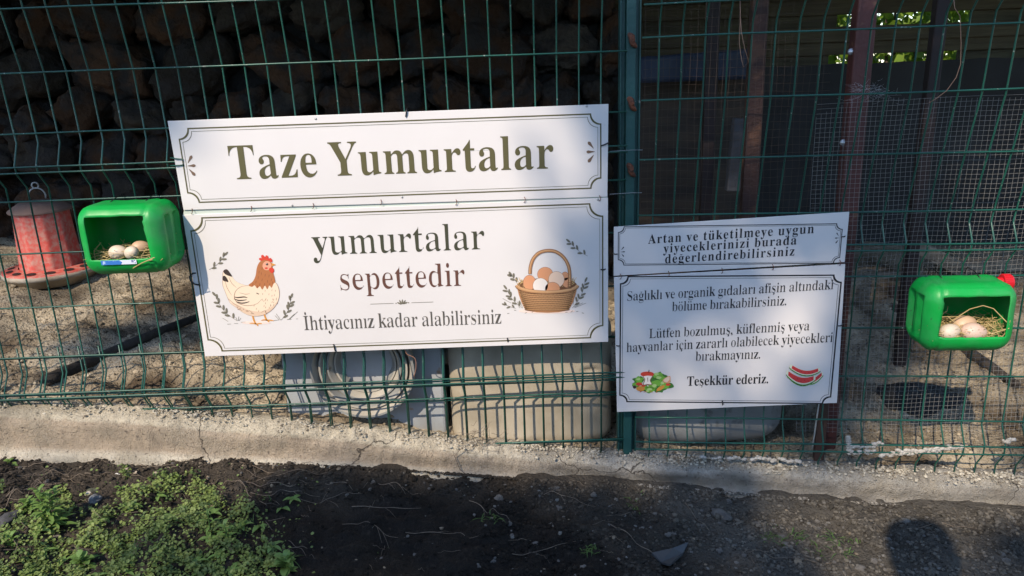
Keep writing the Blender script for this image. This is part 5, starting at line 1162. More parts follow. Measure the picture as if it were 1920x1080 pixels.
# ------------------------------------------------------------------ poultry feeder
M_fred = mat('worn_red_paint', (.58, .085, .065), .6, col2=(.52, .24, .19), scale=60, contrast=(.40, .68), col3=(.46, .34, .29), scale3=34, c3=(.60, .74), bump=.15)
M_fwht = mat('dusty_cream_plastic', (.50, .45, .37), .8, col2=(.30, .24, .17), scale=14, bump=.2)
M_fgry = mat('dusty_grey_lid', (.17, .12, .10), .8, col2=(.24, .15, .12), scale=12, bump=.3)
def feeder():
    b = onsoil(92, 544); Y = b.y+.155; p = onY(100, 508, Y); z0 = soil_z(p.x, Y)
    rt = empty('poultry_feeder', (p.x, Y, z0), 'worn red poultry feeder with a grey lid and wide tray on the yard soil', 'feeder', rz=.25)
    sc = zdepth(p)/F
    rt_tray = 82*sc; rh0, rh1 = 54*sc, 47.5*sc
    zt = onY(84, 396, Y-.05).z-z0; zl = onY(84, 377, Y).z-z0; zr_ = .055
    m = MB(); n = 10
    m.lathe([(rh0*1.02, zr_*.85), (rh0, zr_+.01), (rh1, zt), (rh1*.9, zt+.004)], n, 0); m.build('hopper', M_fred, rt, bevel=.006)
    m = MB(); m.lathe([(rt_tray*.45, .012), (rt_tray*.80, .0), (rt_tray*.97, .035), (rt_tray*1.0, zr_-.020), (rt_tray*1.01, zr_-.004), (rt_tray*.98, zr_-.001)], 40, 0); m.build('tray', M_fwht, rt, smooth=True)
    m = MB(); m.lathe([(rt_tray*.99, zr_-.004), (rt_tray*.985, zr_+.003), (rt_tray*.90, zr_+.004), (rh0*1.0, zr_+.012)], 40, 0); rim = m.build('feeding_rim', M_fred, rt, smooth=True)
    Mh = mat('dark_feed_hole', (.03, .012, .01), .9)
    for k in range(14):
        m = MB(); a = 2*math.pi*k/14; c = Vector((math.cos(a), math.sin(a), 0))*rt_tray*.83; t = Vector((-math.sin(a), math.cos(a), 0)); r_ = Vector((math.cos(a), math.sin(a), 0))
        m.add([c+t*.020*math.cos(q)+r_*.013*math.sin(q)+Vector((0, 0, zr_+.0085-.03*math.sin(q)*.08)) for q in [2*math.pi*i/14 for i in range(14)]], [tuple(range(14))]); m.build('feed_hole', Mh, rim)
    m = MB(); m.lathe([(rh1*1.08, zt-.006), (rh1*1.11, zt), (rh1*1.07, zt+.006), (rh1*.72, zt+(zl-zt)*.92), (rh1*.66, zl), (0, zl+.003)], 28, 0); lid = m.build('lid', M_fgry, rt, smooth=True)
    m = MB(); zc = zl; pts = []
    for i in range(17):
        a = math.pi*(-.12+1.24*i/16); pts.append((.030*math.cos(a), 0, zc+.022+.032*math.sin(a)))
    m.tube(pts, .0032, 7); m.tube([(.012*math.cos(t), 0, zc+.064+.012*math.sin(t)) for t in [2*math.pi*i/12 for i in range(13)]], .003, 6)
    m.build('wire_handle', M_steel, rt, smooth=True)
feeder()

# ------------------------------------------------------------------ white cabinet with ringed door, drums behind the curb
M_enam = mat('worn_white_enamel', (.36, .385, .41), .45, col2=(.26, .275, .28), scale=5, col3=(.30, .20, .12), scale3=22, c3=(.66, .74))
weather(M_enam, (.26, .20, .14), 5, (.54, .78), .6)
def cabinet():
    Y = .10; a, b = onY(530, 700, Y), onY(830, 700, Y)
    z0 = soil_z((a.x+b.x)/2, Y+.1)-.02; z1 = onY(600, 560, Y).z
    c = Vector(((a.x+b.x)/2, Y, 0)); hw = (b.x-a.x)/2; h = z1-.06
    rt = empty('white_cabinet', (c.x, Y+.15, .06), 'old white enamel cabinet with nested round rings in its front, behind the big sign', 'cabinet')
    m = MB(); m.box((0, 0, h/2), (hw, .15, h/2)); m.build('casing', M_enam, rt, bevel=.008)
    q = onY(684, 683, Y-.03); cx, cz = q.x-c.x, q.z-.06
    s = (q-CAM).length/F
    Mx = Matrix.Translation((cx, -.15, cz)) @ Matrix.Rotation(math.pi/2+.06, 4, 'X')
    Mr = mat('cream_ring_plastic', (.42, .395, .345), .5, col2=(.34, .31, .26), scale=9, col3=(.16, .12, .08), scale3=40, c3=(.64, .74)); Mr2 = mat('grey_ring_plastic', (.27, .275, .265), .5, col2=(.18, .18, .17), scale=9)
    Md = mat('porthole_panel', (.40, .42, .44), .5, col2=(.30, .30, .30), scale=6)
    def ring(name, prof, mt):
        m = MB(); m.lathe([(r*s, d) for r, d in prof], 56, 0, Mx); m.build(name, mt, rt, smooth=True)
    ring('door_panel', [(0, .004), (50, .004)], Md)
    def bowl(r0, r1, d0, d1, rim, mt, mt2):
        """one nested bowl: conical wall, flat rim and outer skin, with crisp edges between them"""
        m = MB(); m.lathe([(r0*s, d0), (lerp(r0, r1, .5)*s, lerp(d0, d1, .58)), (r1*s, d1)], 64, 0, Mx); m.lathe([(r1*s, d1), ((r1+rim)*s, d1+.001)], 64, 1, Mx); m.lathe([((r1+rim)*s, d1+.001), ((r1+rim+.6)*s, d1-.006), ((r1+rim-1)*s, d0)], 64, 0, Mx)
        m.build('ring', [mt, mt2], rt, smooth=True)
    bowl(47, 54, .002, .026, 3.0, Mr2, Mr); bowl(57, 65, .018, .044, 3.0, Mr, Mr2); bowl(68, 77, .030, .060, 3.2, Mr2, Mr); bowl(80, 90, .036, .074, 3.6, Mr, Mr2)
    m = MB(); m.box((cx+.02, -.17, cz-.128), (.012, .02, .022)); m.box((cx+.02, -.185, cz-.112), (.018, .008, .006)); m.build('latch', Mr, rt, bevel=.002)
cabinet()
M_drum = mat('stained_cream_plastic', (.43, .38, .295), .6, col2=(.31, .27, .20), scale=7, col3=(.30, .25, .18), scale3=40, c3=(.62, .80), bump=.12, bscale=14)
weather(M_drum, (.22, .18, .13), 6, (.50, .78), .6)
M_drumg = mat('dusty_grey_plastic', (.30, .30, .285), .65, col2=(.20, .205, .20), scale=6, col3=(.14, .14, .13), scale3=40, c3=(.6, .72), bump=.12, bscale=14)
def drum(px0, px1, pyb, pyt, Y, mt, label, rr_, grooves=True, O=None):
    a, b = onY(px0, 740, Y), onY(px1, 740, Y); zb, zt = onY((px0+px1)/2, pyb, Y).z, onY((px0+px1)/2, pyt, Y).z
    hx, hz, hy = (b.x-a.x)/2, (zt-zb)/2, .15
    rt = empty('plastic_drum', ((a.x+b.x)/2, Y+hy, zb), label, 'drum', 'plastic drums lying behind the curb')
    def shape(p):
        q = p.copy(); t = p.x/hx
        q.y -= .012*(1-t*t); q.z += .01*(1-t*t)*(p.z/hz)
        if grooves:
            g = max(0, 1-abs(abs(t)-.56)/.03); q.y *= 1-.02*g; q.z *= 1-.02*g
            e = max(0, 1-((p.x-hx*.72)/.035)**2-((p.z-hz*.18)/.014)**2)
            if p.y < -hy*.6: q.y += .012*e
        q.y += .004*fbm(p.x*6, p.z*6, 1, 3); return q
    m = rbox(hx, hy, hz, rr_, grid(hx, (), .008), grid(hy, (), .012), grid(hz, (), .008), None, shape)
    m.v = [(x, y, z+hz) for x, y, z in m.v]; m.build('shell', mt, rt, smooth=True)
    m = MB(); m.lathe([(.0, .02), (.030, .02), (.034, .012), (.034, -.01)], 24, 0, Matrix.Translation((-hx-.001, -.03, hz*1.3)) @ Matrix.Rotation(-math.pi/2, 4, 'Y')); m.build('screw_lid', mt, rt, smooth=True)
drum(842, 1150, 836, 600, .075, M_drum, 'cream plastic drum lying on its side behind the fence under the big sign', .048)
drum(1182, 1482, 836, 660, .055, M_drumg, 'dusty grey plastic drum lying behind the fence under the small notice', .075, False)
m = MB(); p, q = onplane(1537, 745, OR-NR*.03, NR), onplane(1523, 842, OR-NR*.02, NR); m.tube([p+(p-q), p, q], .0022, 6)
tag(m.build('white_stick', mat('white_painted_stick', (.5, .5, .47), .7), smooth=True), 'thin white stick leaning behind the right fence panel beside the notice', 'stick')
m = MB(); p, q = onplane(1542, 745, OR-NR*.07, NR), onplane(1538, 838, OR-NR*.07, NR); m.box((p+q)/2, (.014, .010, abs(p.z-q.z)/2+.09), R=Matrix.Rotation(-YAW, 3, 'Z'))
tag(m.build('wooden_stake', mat('brown_stake', (.10, .045, .03), .85, col2=(.05, .03, .02), scale=20, bump=.3), bevel=.002), 'short brown wooden stake at the curb beside the grey drum', 'stake')

# ------------------------------------------------------------------ timber, and dark rods in place of shadows, in the yard
M_tim = mat('grey_timber', (.26, .225, .17), .9, col2=(.14, .115, .085), scale=6, bump=.4, bscale=25, stretch=(1, 5, 5))
def beam(pa, za, pb, zb, hw, hh, label, name='timber_beam', mt=None):
    a, b = onZ(*pa, za), onZ(*pb, zb); d = b-a; R = d.to_track_quat('X', 'Z').to_matrix()
    m = MB(); m.box((0, 0, 0), (d.length/2, hw, hh), R=R); o = m.build(name, mt or M_tim, loc=(a+b)/2, bevel=.004); return tag(o, label, 'timber', 'timber lying in the right yard')
beam((1700, 452), .33, (1815, 512), .19, .030, .030, 'grey timber beam sloping down from the brown posts behind the netting')
beam((1590, 526), .17, (1720, 512), .17, .030, .018, 'grey timber plank flat on the ground left of the red-capped jug')
beam((1780, 500), .20, (2010, 492), .20, .035, .030, 'pale timber beam along the foot of the coop wall behind the red-capped jug')
beam((1675, 545), .16, (1682, 605), .10, .022, .03, 'short brown timber block standing on the soil left of the red-capped jug', mt=mat('brown_block', (.09, .05, .035), .9, col2=(.05, .03, .022), scale=14, bump=.3))
def shadow_rod(px, z, r, label):  # dark rod laid on the soil in place of a cast shadow
    m = MB(); pts = [onsoil(*q)+Vector((0, 0, r*.6)) for q in px]; n = len(pts)
    m.tube(spl3(pts), [lerp(r, r*.65, i/((n-1)*4)) for i in range((n-1)*4+1)], 8)
    o = m.build('shadow_streak', mat('shadow_dark', (.035, .028, .022), .9, bump=.8, bscale=40), smooth=True); return tag(o, label, 'shadow_rod')
def spl3(pts, n=4):
    out = []; k = len(pts)
    for i in range(k-1):
        p0, p1, p2, p3 = pts[max(i-1, 0)], pts[i], pts[i+1], pts[min(i+2, k-1)]
        for j in range(n):
            t = j/n; out.append(.5*(2*p1+(p2-p0)*t+(2*p0-5*p1+4*p2-p3)*t*t+(3*p1-p0-3*p2+p3)*t**3))
    return out+[pts[-1]]
shadow_rod([(1795, 650), (1822, 672), (1850, 690), (1880, 712), (1905, 728)], 0, .024, 'dark rod standing in for a shadow on the yard soil below the red-capped jug')
m = MB(); rng = random.Random(3); c = onsoil(1722, 745); vs = []; n = 26  # low mound in an even near-black colour
for ring_ in range(6):
    for i in range(n):
        a = 2*math.pi*i/n; r = (ring_/5)*(1+.38*nz(math.cos(a)*1.6+4, math.sin(a)*1.6, 3)+.12*nz(math.cos(a)*6, math.sin(a)*6, 1)); x, y = c.x+.135*r*math.cos(a), c.y+.10*r*math.sin(a)
        vs.append((x, y, soil_z(x, y)+.004+.022*(1-(ring_/5)**2)+.006*nz(x*30, y*30)))
m.add(vs, [(k*n+i, k*n+(i+1) % n, (k+1)*n+(i+1) % n, (k+1)*n+i) for k in range(5) for i in range(n)])
tag(m.build('dark_mound', mat('near_black_mound', (.020, .019, .018), .8, bump=1, bscale=60, bdist=.02), smooth=True), 'black low mound on the yard soil behind the right panel', 'mound')
m = MB(); pts = [onsoil(*q)+Vector((0, 0, .012)) for q in [(85, 722), (180, 680), (300, 628), (400, 592), (490, 572)]]  # another dark rod, drawn where a shadow slants across the yard
m.tube(spl3(pts), [.019, .021, .020, .019, .018, .018, .017, .017, .016, .016, .015, .015, .014, .014, .013, .012, .010][:17], 8); tag(m.build('shadow_streak', mat('shadow_grey_brown', (.03, .026, .022), .9, bump=.8, bscale=40), smooth=True), 'long dark rod standing in for a slanting shadow on the sunny yard soil below the feeder', 'shadow_rod')

# ------------------------------------------------------------------ weeds and ground cover at the lower left
M_gc = mat('ground_cover_leaf', (.18, .25, .055), .6, col2=(.25, .31, .09), scale=9, trans=.28, col3=(.09, .14, .04), scale3=20, c3=(.45, .6))
M_weed = mat('weed_leaf', (.15, .26, .06), .55, col2=(.19, .30, .08), scale=9, trans=.3)
M_blade = mat('grass_blade', (.08, .15, .035), .6, trans=.25)
def cover():
    rng = random.Random(21); m = MB(); poly = [(-60, 985), (60, 960), (170, 950), (250, 935), (305, 905), (345, 893), (390, 915), (430, 945), (478, 965), (505, 1000), (520, 1050), (530, 1110), (-60, 1110)]
    def inside(x, y):
        r = False
        for i in range(len(poly)):
            (x0, y0), (x1, y1) = poly[i-1], poly[i]
            if (y0 > y) != (y1 > y) and x < (x1-x0)*(y-y0)/(y1-y0)+x0: r = not r
        return r
    n = 0
    while n < 13000:
        px, py = rng.uniform(-60, 600), rng.uniform(885, 1105)
        e = 70*fbm(px*.022, py*.022, 3, 4)
        if not inside(px+e, py+e): 
            if rng.random() > (.05 if inside(px-25, py+25) else .010): continue
        if fbm(px*.02, py*.03, 8, 3) < -.08 and rng.random() < .9: continue
        p = onZ(px, py, soil_base(onZ(px, py, .2).x)-.01); p.z = soil_z(p.x, p.y)
        hgt = .010+.026*max(0, .5+.8*fbm(p.x*9, p.y*9, 2, 3)); p.z += rng.random()*hgt
        s = rng.uniform(.0035, .0088); a = rng.uniform(0, 6.28); nrm = Vector((rng.gauss(0, .45), rng.gauss(-.1, .45), 1)).normalized()
        b = (Matrix.Rotation(a, 3, nrm) @ nrm.orthogonal()).normalized(); c = nrm.cross(b)
        pts = [p-b*s*.55, p-b*s*.15+c*s*.45+nrm*s*.08, p+b*s*.3+c*s*.36+nrm*s*.1, p+b*s*.62, p+b*s*.3-c*s*.36+nrm*s*.1, p-b*s*.15-c*s*.45+nrm*s*.08]
        m.add(pts+[p], [(6, 0, 1), (6, 1, 2), (6, 2, 3), (6, 3, 4), (6, 4, 5), (6, 5, 0)]); n += 1
    o = m.build('ground_cover', M_gc); tag(o, 'low small-leaved green ground cover on the dark soil', 'ground cover', kind='stuff')
cover()
def blade_leaf(m, base, d, L, w, droop, rng, n=6):
    side = d.cross(Vector((0, 0, 1))); side = side.normalized() if side.length > .01 else Vector((1, 0, 0)); vs = []
    for i in range(n+1):
        t = i/n; p = base+d*L*t+Vector((0, 0, -droop*L*t*t)); ww = w*math.sin(math.pi*min(.97, .12+.85*t)); up = Vector((0, 0, .25*ww))
        vs += [p-side*ww+up, p, p+side*ww+up]
    m.add(vs, [f for i in range(n) for f in ((3*i, 3*i+1, 3*i+4, 3*i+3), (3*i+1, 3*i+2, 3*i+5, 3*i+4))])
def weed(px, py, h, stems, leaves, L, w, label, seed, spread=.25, grp=None, mt=None):
    rng = random.Random(seed); p = onsoil(px, py); rt = empty('weed', p, label, 'weed', grp)
    fm, sm = MB(), MB()
    for s_ in range(stems):
        a = rng.uniform(0, 6.28); lean = Vector((math.cos(a)*spread*rng.random(), math.sin(a)*spread*rng.random(), 1)).normalized(); H = h*rng.uniform(.75, 1)
        pts = [lean*H*t+Vector((0, 0, 0)) for t in (0, .35, .7, 1)]; sm.tube(pts, [.0018, .0016, .0012, .0007], 5)
        for k in range(leaves):
            t = .08+.9*k/leaves; an = k*2.4+rng.uniform(-.3, .3); el = lerp(.3, 1.0, t)+rng.uniform(-.15, .15)
            d = Vector((math.cos(an)*math.cos(el), math.sin(an)*math.cos(el), math.sin(el))); blade_leaf(fm, lean*H*t, d, L*lerp(1, .55, t)*rng.uniform(.8, 1.15), w, .45, rng)
    sm.build('stems', M_blade, rt, smooth=True); fm.build('leaves', mt or M_weed, rt, smooth=True)
weed(88, 985, .115, 3, 22, .050, .0050, 'tall feathery light green weed at the left edge of the bare soil', 1, .5)
weed(100, 990, .03, 1, 13, .065, .0075, 'leafy rosette at the foot of the feathery weed', 2, .1)
weed(535, 1072, .045, 2, 12, .05, .0095, 'broad jagged-leaved weed at the bottom edge beside the black soil', 3, .3)
weed(395, 1000, .085, 1, 9, .04, .0036, 'thin upright grassy weed standing in the ground cover', 4, .1)
weed(430, 1020, .06, 1, 12, .035, .005, 'small upright weed right of the grassy one in the ground cover', 5, .1)
weed(160, 1062, .035, 2, 12, .045, .009, 'low jagged weed at the lower left corner of the ground cover', 6, .5)
weed(25, 1035, .055, 1, 12, .04, .005, 'small upright weed near the corner of the photo, lowest on the left', 7, .2)
weed(228, 925, .02, 1, 6, .04, .006, 'little broad-leaved seedling beside the flat stone near the litter', 8, .1)
weed(18, 870, .012, 1, 6, .028, .008, 'tiny round-leaved seedling against the curb at the left edge', 9, .1)
weed(60, 960, .05, 2, 14, .04, .005, 'second feathery weed left of the rosette', 10, .4)
rng = random.Random(77)
for i, (px, py) in enumerate([(1185, 935), (1430, 1010), (1480, 1020), (1530, 1030), (1560, 1010), (1450, 1000), (1510, 1005), (1575, 1035), (920, 975), (1495, 1008), (1525, 1018), (1465, 1012), (1110, 1030), (1600, 1020), (1545, 1045), (720, 1040), (1180, 950)]):
    p = onsoil(px, py); m = MB()
    for k in range(22):
        a = rng.uniform(0, 6.28); el = rng.uniform(.15, 1.1); blade_leaf(m, p+Vector((rng.gauss(0, .012), rng.gauss(0, .012), 0)), Vector((math.cos(a)*math.cos(el), math.sin(a)*math.cos(el), math.sin(el))), rng.uniform(.015, .04), .0011, .5, rng, 4)
    tag(m.build('grass_tuft', M_blade), 'small thin grass tuft on the grey trodden soil', 'grass tuft', 'grass tufts on the grey soil')
def mixed():
    rng = random.Random(90); gm, bm_, sm = MB(), MB(), MB()
    for i in range(150):
        px, py = rng.uniform(0, 560), rng.uniform(915, 1090)
        if py < 985-.22*px+30*rng.random() and px < 260: continue
        p = onsoil(px, py); a = rng.uniform(0, 6.28)
        if rng.random() < .55:
            for k in range(rng.randint(2, 5)):
                an = a+rng.gauss(0, .8); el = rng.uniform(.5, 1.3); blade_leaf(gm, p, Vector((math.cos(an)*math.cos(el), math.sin(an)*math.cos(el), math.sin(el))), rng.uniform(.02, .055), .0011, .6, rng, 5)
        elif rng.random() < .5:
            for k in range(rng.randint(3, 6)):
                an = k*1.3+a; el = rng.uniform(.15, .7); blade_leaf(bm_, p+Vector((0, 0, .012)), Vector((math.cos(an)*math.cos(el), math.sin(an)*math.cos(el), math.sin(el))), rng.uniform(.018, .036), rng.uniform(.004, .0075), .5, rng, 5)
        else: sm.tube([p, p+Vector((rng.gauss(0, .02), rng.gauss(0, .02), .015)), p+Vector((rng.gauss(0, .03), rng.gauss(0, .03), rng.uniform(.01, .045)))], .0006, 4)
    tag(gm.build('grass_blades', M_blade), 'thin grass blades sprouting through the ground cover', 'grass', kind='stuff'); tag(bm_.build('broad_leaves', M_weed), 'broad seedling leaves mixed into the ground cover', 'seedlings', kind='stuff'); tag(sm.build('dead_stems', M_twig), 'dry dead stems standing in the ground cover', 'dry stems', kind='stuff')
mixed()
# dry twigs
proto = []
def twig(a, b, r, label, seed, side=0, grp='dry twigs on the bare soil'):
    rng = random.Random(seed); A, B = onsoil(*a), onsoil(*b); n = 7; pts = []; L = (B-A).length
    for i in range(n+1):
        t = i/n; p = A.lerp(B, t)+Vector((rng.gauss(0, .012), rng.gauss(0, .012), 0))*L*(1 if 0 < i < n else 0); p.z = soil_z(p.x, p.y)+r+.008*math.sin(t*math.pi)*rng.random(); pts.append(p)
    m = MB(); P_ = spl3(pts, 3); m.tube(P_, [lerp(r, r*.45, i/(len(P_)-1)) for i in range(len(P_))], 5)
    for k in range(side):
        i = rng.randrange(3, len(P_)-2); d = (P_[i+1]-P_[i]).normalized(); s_ = d.cross(Vector((0, 0, 1)))*rng.choice((-1, 1)); q = P_[i]+(d+s_*.9)*L*rng.uniform(.12, .25); q.z = soil_z(q.x, q.y)+r; m.tube([P_[i], P_[i].lerp(q, .5)+Vector((0, 0, .004)), q], [r*.6, r*.5, r*.3], 4)
    o = m.build('twig', M_twig, smooth=True); return tag(o, label, 'twig', grp)
for i, (a, b, r, s_) in enumerate([((440, 905), (560, 915), .0016, 1), ((420, 860), (540, 885), .0014, 1), ((230, 862), (355, 885), .0013, 0), ((160, 892), (225, 888), .0013, 0), ((470, 925), (600, 935), .0012, 2), ((440, 905), (510, 960), .0012, 1),
                                   ((480, 905), (640, 890), .0011, 0), ((560, 940), (680, 930), .0011, 1), ((300, 865), (285, 890), .0015, 0), ((700, 905), (800, 930), .0012, 2), ((660, 955), (790, 960), .0012, 1), ((760, 1000), (900, 1010), .0010, 1), ((1145, 985), (1230, 1050), .0014, 0), ((880, 940), (960, 990), .0011, 1), ((960, 1040), (1080, 1020), .0011, 1), ((1280, 940), (1330, 1000), .0011, 0), ((30, 880), (110, 870), .0013, 0), ((10, 935), (120, 905), .0012, 1), ((0, 960), (60, 905), .0013, 0), ((150, 990), (175, 1005), .0012, 0), ((1400, 1040), (1560, 1060), .0011, 2), ((540, 1015), (590, 1050), .0009, 0), ((1700, 1000), (1850, 985), .0010, 1), ((640, 985), (760, 1010), .0010, 2), ((510, 1030), (590, 1035), .0009, 1), ((1020, 930), (1120, 950), .0010, 1)]):
    twig(a, b, r, 'thin dry twig lying on the bare soil', i, s_)
rng = random.Random(31)
for i in range(60):
    px, py = rng.uniform(0, 1900), rng.uniform(880, 1070)
    if 0 < px < 520 and py > 930: continue
    a = rng.uniform(0, 6.28); L = rng.uniform(15, 55); twig((px, py), (px+math.cos(a)*L, min(1095, py+math.sin(a)*L*.5)), .0006, 'scrap of dry straw lying on the bare soil', 100+i, 0, 'straw scraps on the bare soil')
twig((168, 982), (192, 1003), .0042, 'short thick stick of light wood among the ground cover', 300, 0, None)
rng = random.Random(61)
for i in range(70):
    px, py = (rng.uniform(-10, 130), rng.uniform(890, 965)) if i < 45 else (rng.uniform(130, 640), rng.uniform(868, 925))
    a = rng.gauss(-.3, .5); L = rng.uniform(25, 90); twig((px, py), (max(-20, px+math.cos(a)*L), max(874, py+math.sin(a)*L*.6)), rng.uniform(.0006, .0011), 'strand of pale dry straw lying on the sunny soil', 400+i, 0, 'straw strands on the sunny soil')
# stones
M_stone = mat('soil_stone', (.13, .122, .11), .9, col2=(.07, .065, .06), scale=25, bump=.6, bscale=70)
def pebble(px, py, r, label, seed, mt=None, grp=None, flat=.6, el=1.0, name='stone', sink=.35):
    rng = random.Random(seed); p = onsoil(px, py); bm = bmesh.new(); bmesh.ops.create_icosphere(bm, subdivisions=3 if r > .008 else 2, radius=1); s_ = rng.uniform(0, 99); R = Matrix.Rotation(rng.uniform(0, 6.28), 3, 'Z'); m = MB()
    vs = [R @ (Vector((v.co.x*el, v.co.y, v.co.z*flat))*r*(1+.5*nz(v.co.x*1.5+s_, v.co.y*1.3, v.co.z*1.3)+.12*nz(v.co.x*4+s_, v.co.y*4, v.co.z*4))) for v in bm.verts]
    m.add(vs, [tuple(v.index for v in f.verts) for f in bm.faces]); bm.free(); o = m.build(name, mt or M_stone, smooth=r > .012, loc=p+Vector((0, 0, r*flat*(1-sink*1.6)))); return tag(o, label, 'stone', grp)
pebble(1352, 966, .019, 'largest flat grey stone on the bare soil in front of the small notice', 1, el=1.5, flat=.45); pebble(935, 935, .011, 'pale lumpy stone on the soil below the curb under the big sign', 2); pebble(1612, 1068, .013, 'rounded grey stone at the bottom edge of the soil beside the shadow', 3)
pebble(170, 925, .017, 'round flat mossy stone near the white litter', 4, mat('mossy_stone', (.10, .105, .065), .9, col2=(.06, .065, .05), scale=30, bump=.5), flat=.4); pebble(15, 975, .022, 'dark angular stone at the left edge of the photo', 5, mat('dark_stone', (.06, .06, .062), .9, bump=.5), flat=.5, el=1.4)
pebble(180, 938, .015, 'crumpled grey lump beneath the round mossy stone', 6, mat('grey_lump', (.18, .19, .20), .8, col2=(.05, .05, .055), scale=60, bump=.6), el=1.3); pebble(165, 928, .009, 'small pale stone left of the round mossy stone', 8, mat('pale_stone', (.42, .38, .32), .9))
rng = random.Random(12)
for i in range(230):
    px = rng.uniform(0, 1915) if i % 3 else rng.uniform(850, 1700); t = rng.random()**1.6; py = lerp(interp([(0, 868), (420, 870), (640, 888), (1000, 912), (1300, 932), (1600, 958), (1900, 975)], px), 1075, t)
    if px < 520 and py > 925: continue
    if 480 < px < 900 and py > 930 and rng.random() < .75: continue
    pebble(px, py, rng.choice((.003, .0035, .004, .005, .006, .0085)), 'small grey pebble or clod on the trodden soil', 500+i, None, 'pebbles and clods on the soil', flat=rng.uniform(.5, .8), name='pebble')
# litter
def bit(name, pts, th, mt, label, cat, up=.004):
    P_ = [onsoil(*q)+Vector((0, 0, up)) for q in pts]; m = MB(); n = len(P_); m.add(P_+[p+Vector((0, 0, th)) for p in P_], [tuple(range(n-1, -1, -1)), tuple(range(n, 2*n))]+[(i, (i+1) % n, n+(i+1) % n, n+i) for i in range(n)]); o = m.build(name, mt); return tag(o, label, cat)
m = MB(); a, b = onsoil(219, 893)+Vector((0, 0, .006)), onsoil(238, 896)+Vector((0, 0, .006)); m.tube([a, b], .0042, 10)
tag(m.build('cigarette_butt', mat('white_paper', (.75, .75, .73), .7), smooth=True), 'white cigarette butt on the sunny soil near the curb', 'litter')
bit('dry_leaf', [(306, 856), (316, 853), (328, 855), (324, 863), (312, 864)], .0012, mat('dry_orange_leaf', (.34, .19, .08), .8), 'orange dry leaf at the foot of the sunny curb', 'leaf', .006)
bit('paper_scrap', [(230, 884), (240, 881), (258, 888), (256, 893), (243, 889)], .0015, mat('beige_scrap', (.36, .30, .23), .85), 'curled beige scrap behind the white cigarette butt', 'litter', .006)
bit('slate_piece', [(1222, 1047), (1262, 1038), (1290, 1027), (1280, 1048), (1256, 1069), (1240, 1065)], .006, mat('dark_slate', (.055, .058, .062), .5, bump=.2, bscale=30), 'dark triangular slate piece at the bottom edge of the soil', 'slate', .011)
for i, (px, py, r) in enumerate(((266, 871, .006), (280, 885, .005), (292, 888, .006), (302, 880, .005))): pebble(px, py, r, 'beige fragment in the litter below the orange leaf', 900+i, mat('beige_fragment', (.36, .30, .22), .9), 'beige fragments by the curb', name='fragment')
# dry brush on the curb
def brush():
    rng = random.Random(14); m = MB(); 
    for i in range(46):
        a = onY(rng.gauss(893, 14), rng.gauss(822, 10), -.012-.02*rng.random()); d = Vector((rng.gauss(0, 1), rng.gauss(-.3, .4), rng.gauss(.5, .7))).normalized(); L = rng.uniform(.02, .06); m.tube([a, a+d*L*.5+Vector((rng.gauss(0, .006), 0, rng.gauss(0, .006))), a+d*L], .0006, 4)
    for q in ([(868, 838), (852, 855), (862, 880), (880, 895)], [(760, 640), (766, 652), (779, 672), (776, 700)]):
        m.tube([onY(x, y, -.05) for x, y in q], .0012, 5) if q[0][0] > 800 else None
    o = m.build('dry_brush', M_twig); tag(o, 'tangle of dry stems caught on the curb between cabinet and drum', 'dry stems')
    m = MB(); m.tube(spl3([onY(x, y, -.02) for x, y in [(760, 655), (763, 664), (778, 672), (780, 690), (776, 706)]]), .0013, 5); tag(m.build('hanging_root', mat('pinkish_root', (.25, .13, .09), .8), smooth=True), 'thin reddish root hanging under the big sign', 'root')
brush()

# ------------------------------------------------------------------ crumbs of soil, clay and mortar too many to count
ICO = bmesh.new(); bmesh.ops.create_icosphere(ICO, subdivisions=1, radius=1)
ICO_V = [v.co.copy() for v in ICO.verts]; ICO_F = [tuple(v.index for v in f.verts) for f in ICO.faces]; ICO.free()
def crumb(m, p, r, rng, col):
    a = rng.uniform(0, 6.28); ca, sa = math.cos(a), math.sin(a); sx, sy, sz = rng.uniform(.7, 1.4), rng.uniform(.7, 1.1), rng.uniform(.45, .9)
    vs = []
    for v in ICO_V:
        k = r*rng.uniform(.72, 1.22); x, y = v.x*sx*k, v.y*sy*k; vs.append((p.x+x*ca-y*sa, p.y+x*sa+y*ca, p.z+v.z*sz*k))
    m.add(vs, ICO_F, 0, col)
M_crumb = mat('soil_crumb', (.1, .09, .08), .95, attr=True, bump=.5, bscale=200, spec=.2)
def ground_pt(px, py):
    x = onZ(px, py, .12).x; p = onZ(px, py, soil_base(max(-2, min(2, x)))); p = onZ(px, py, soil_z(p.x, p.y)); p.z = soil_z(p.x, p.y); return p
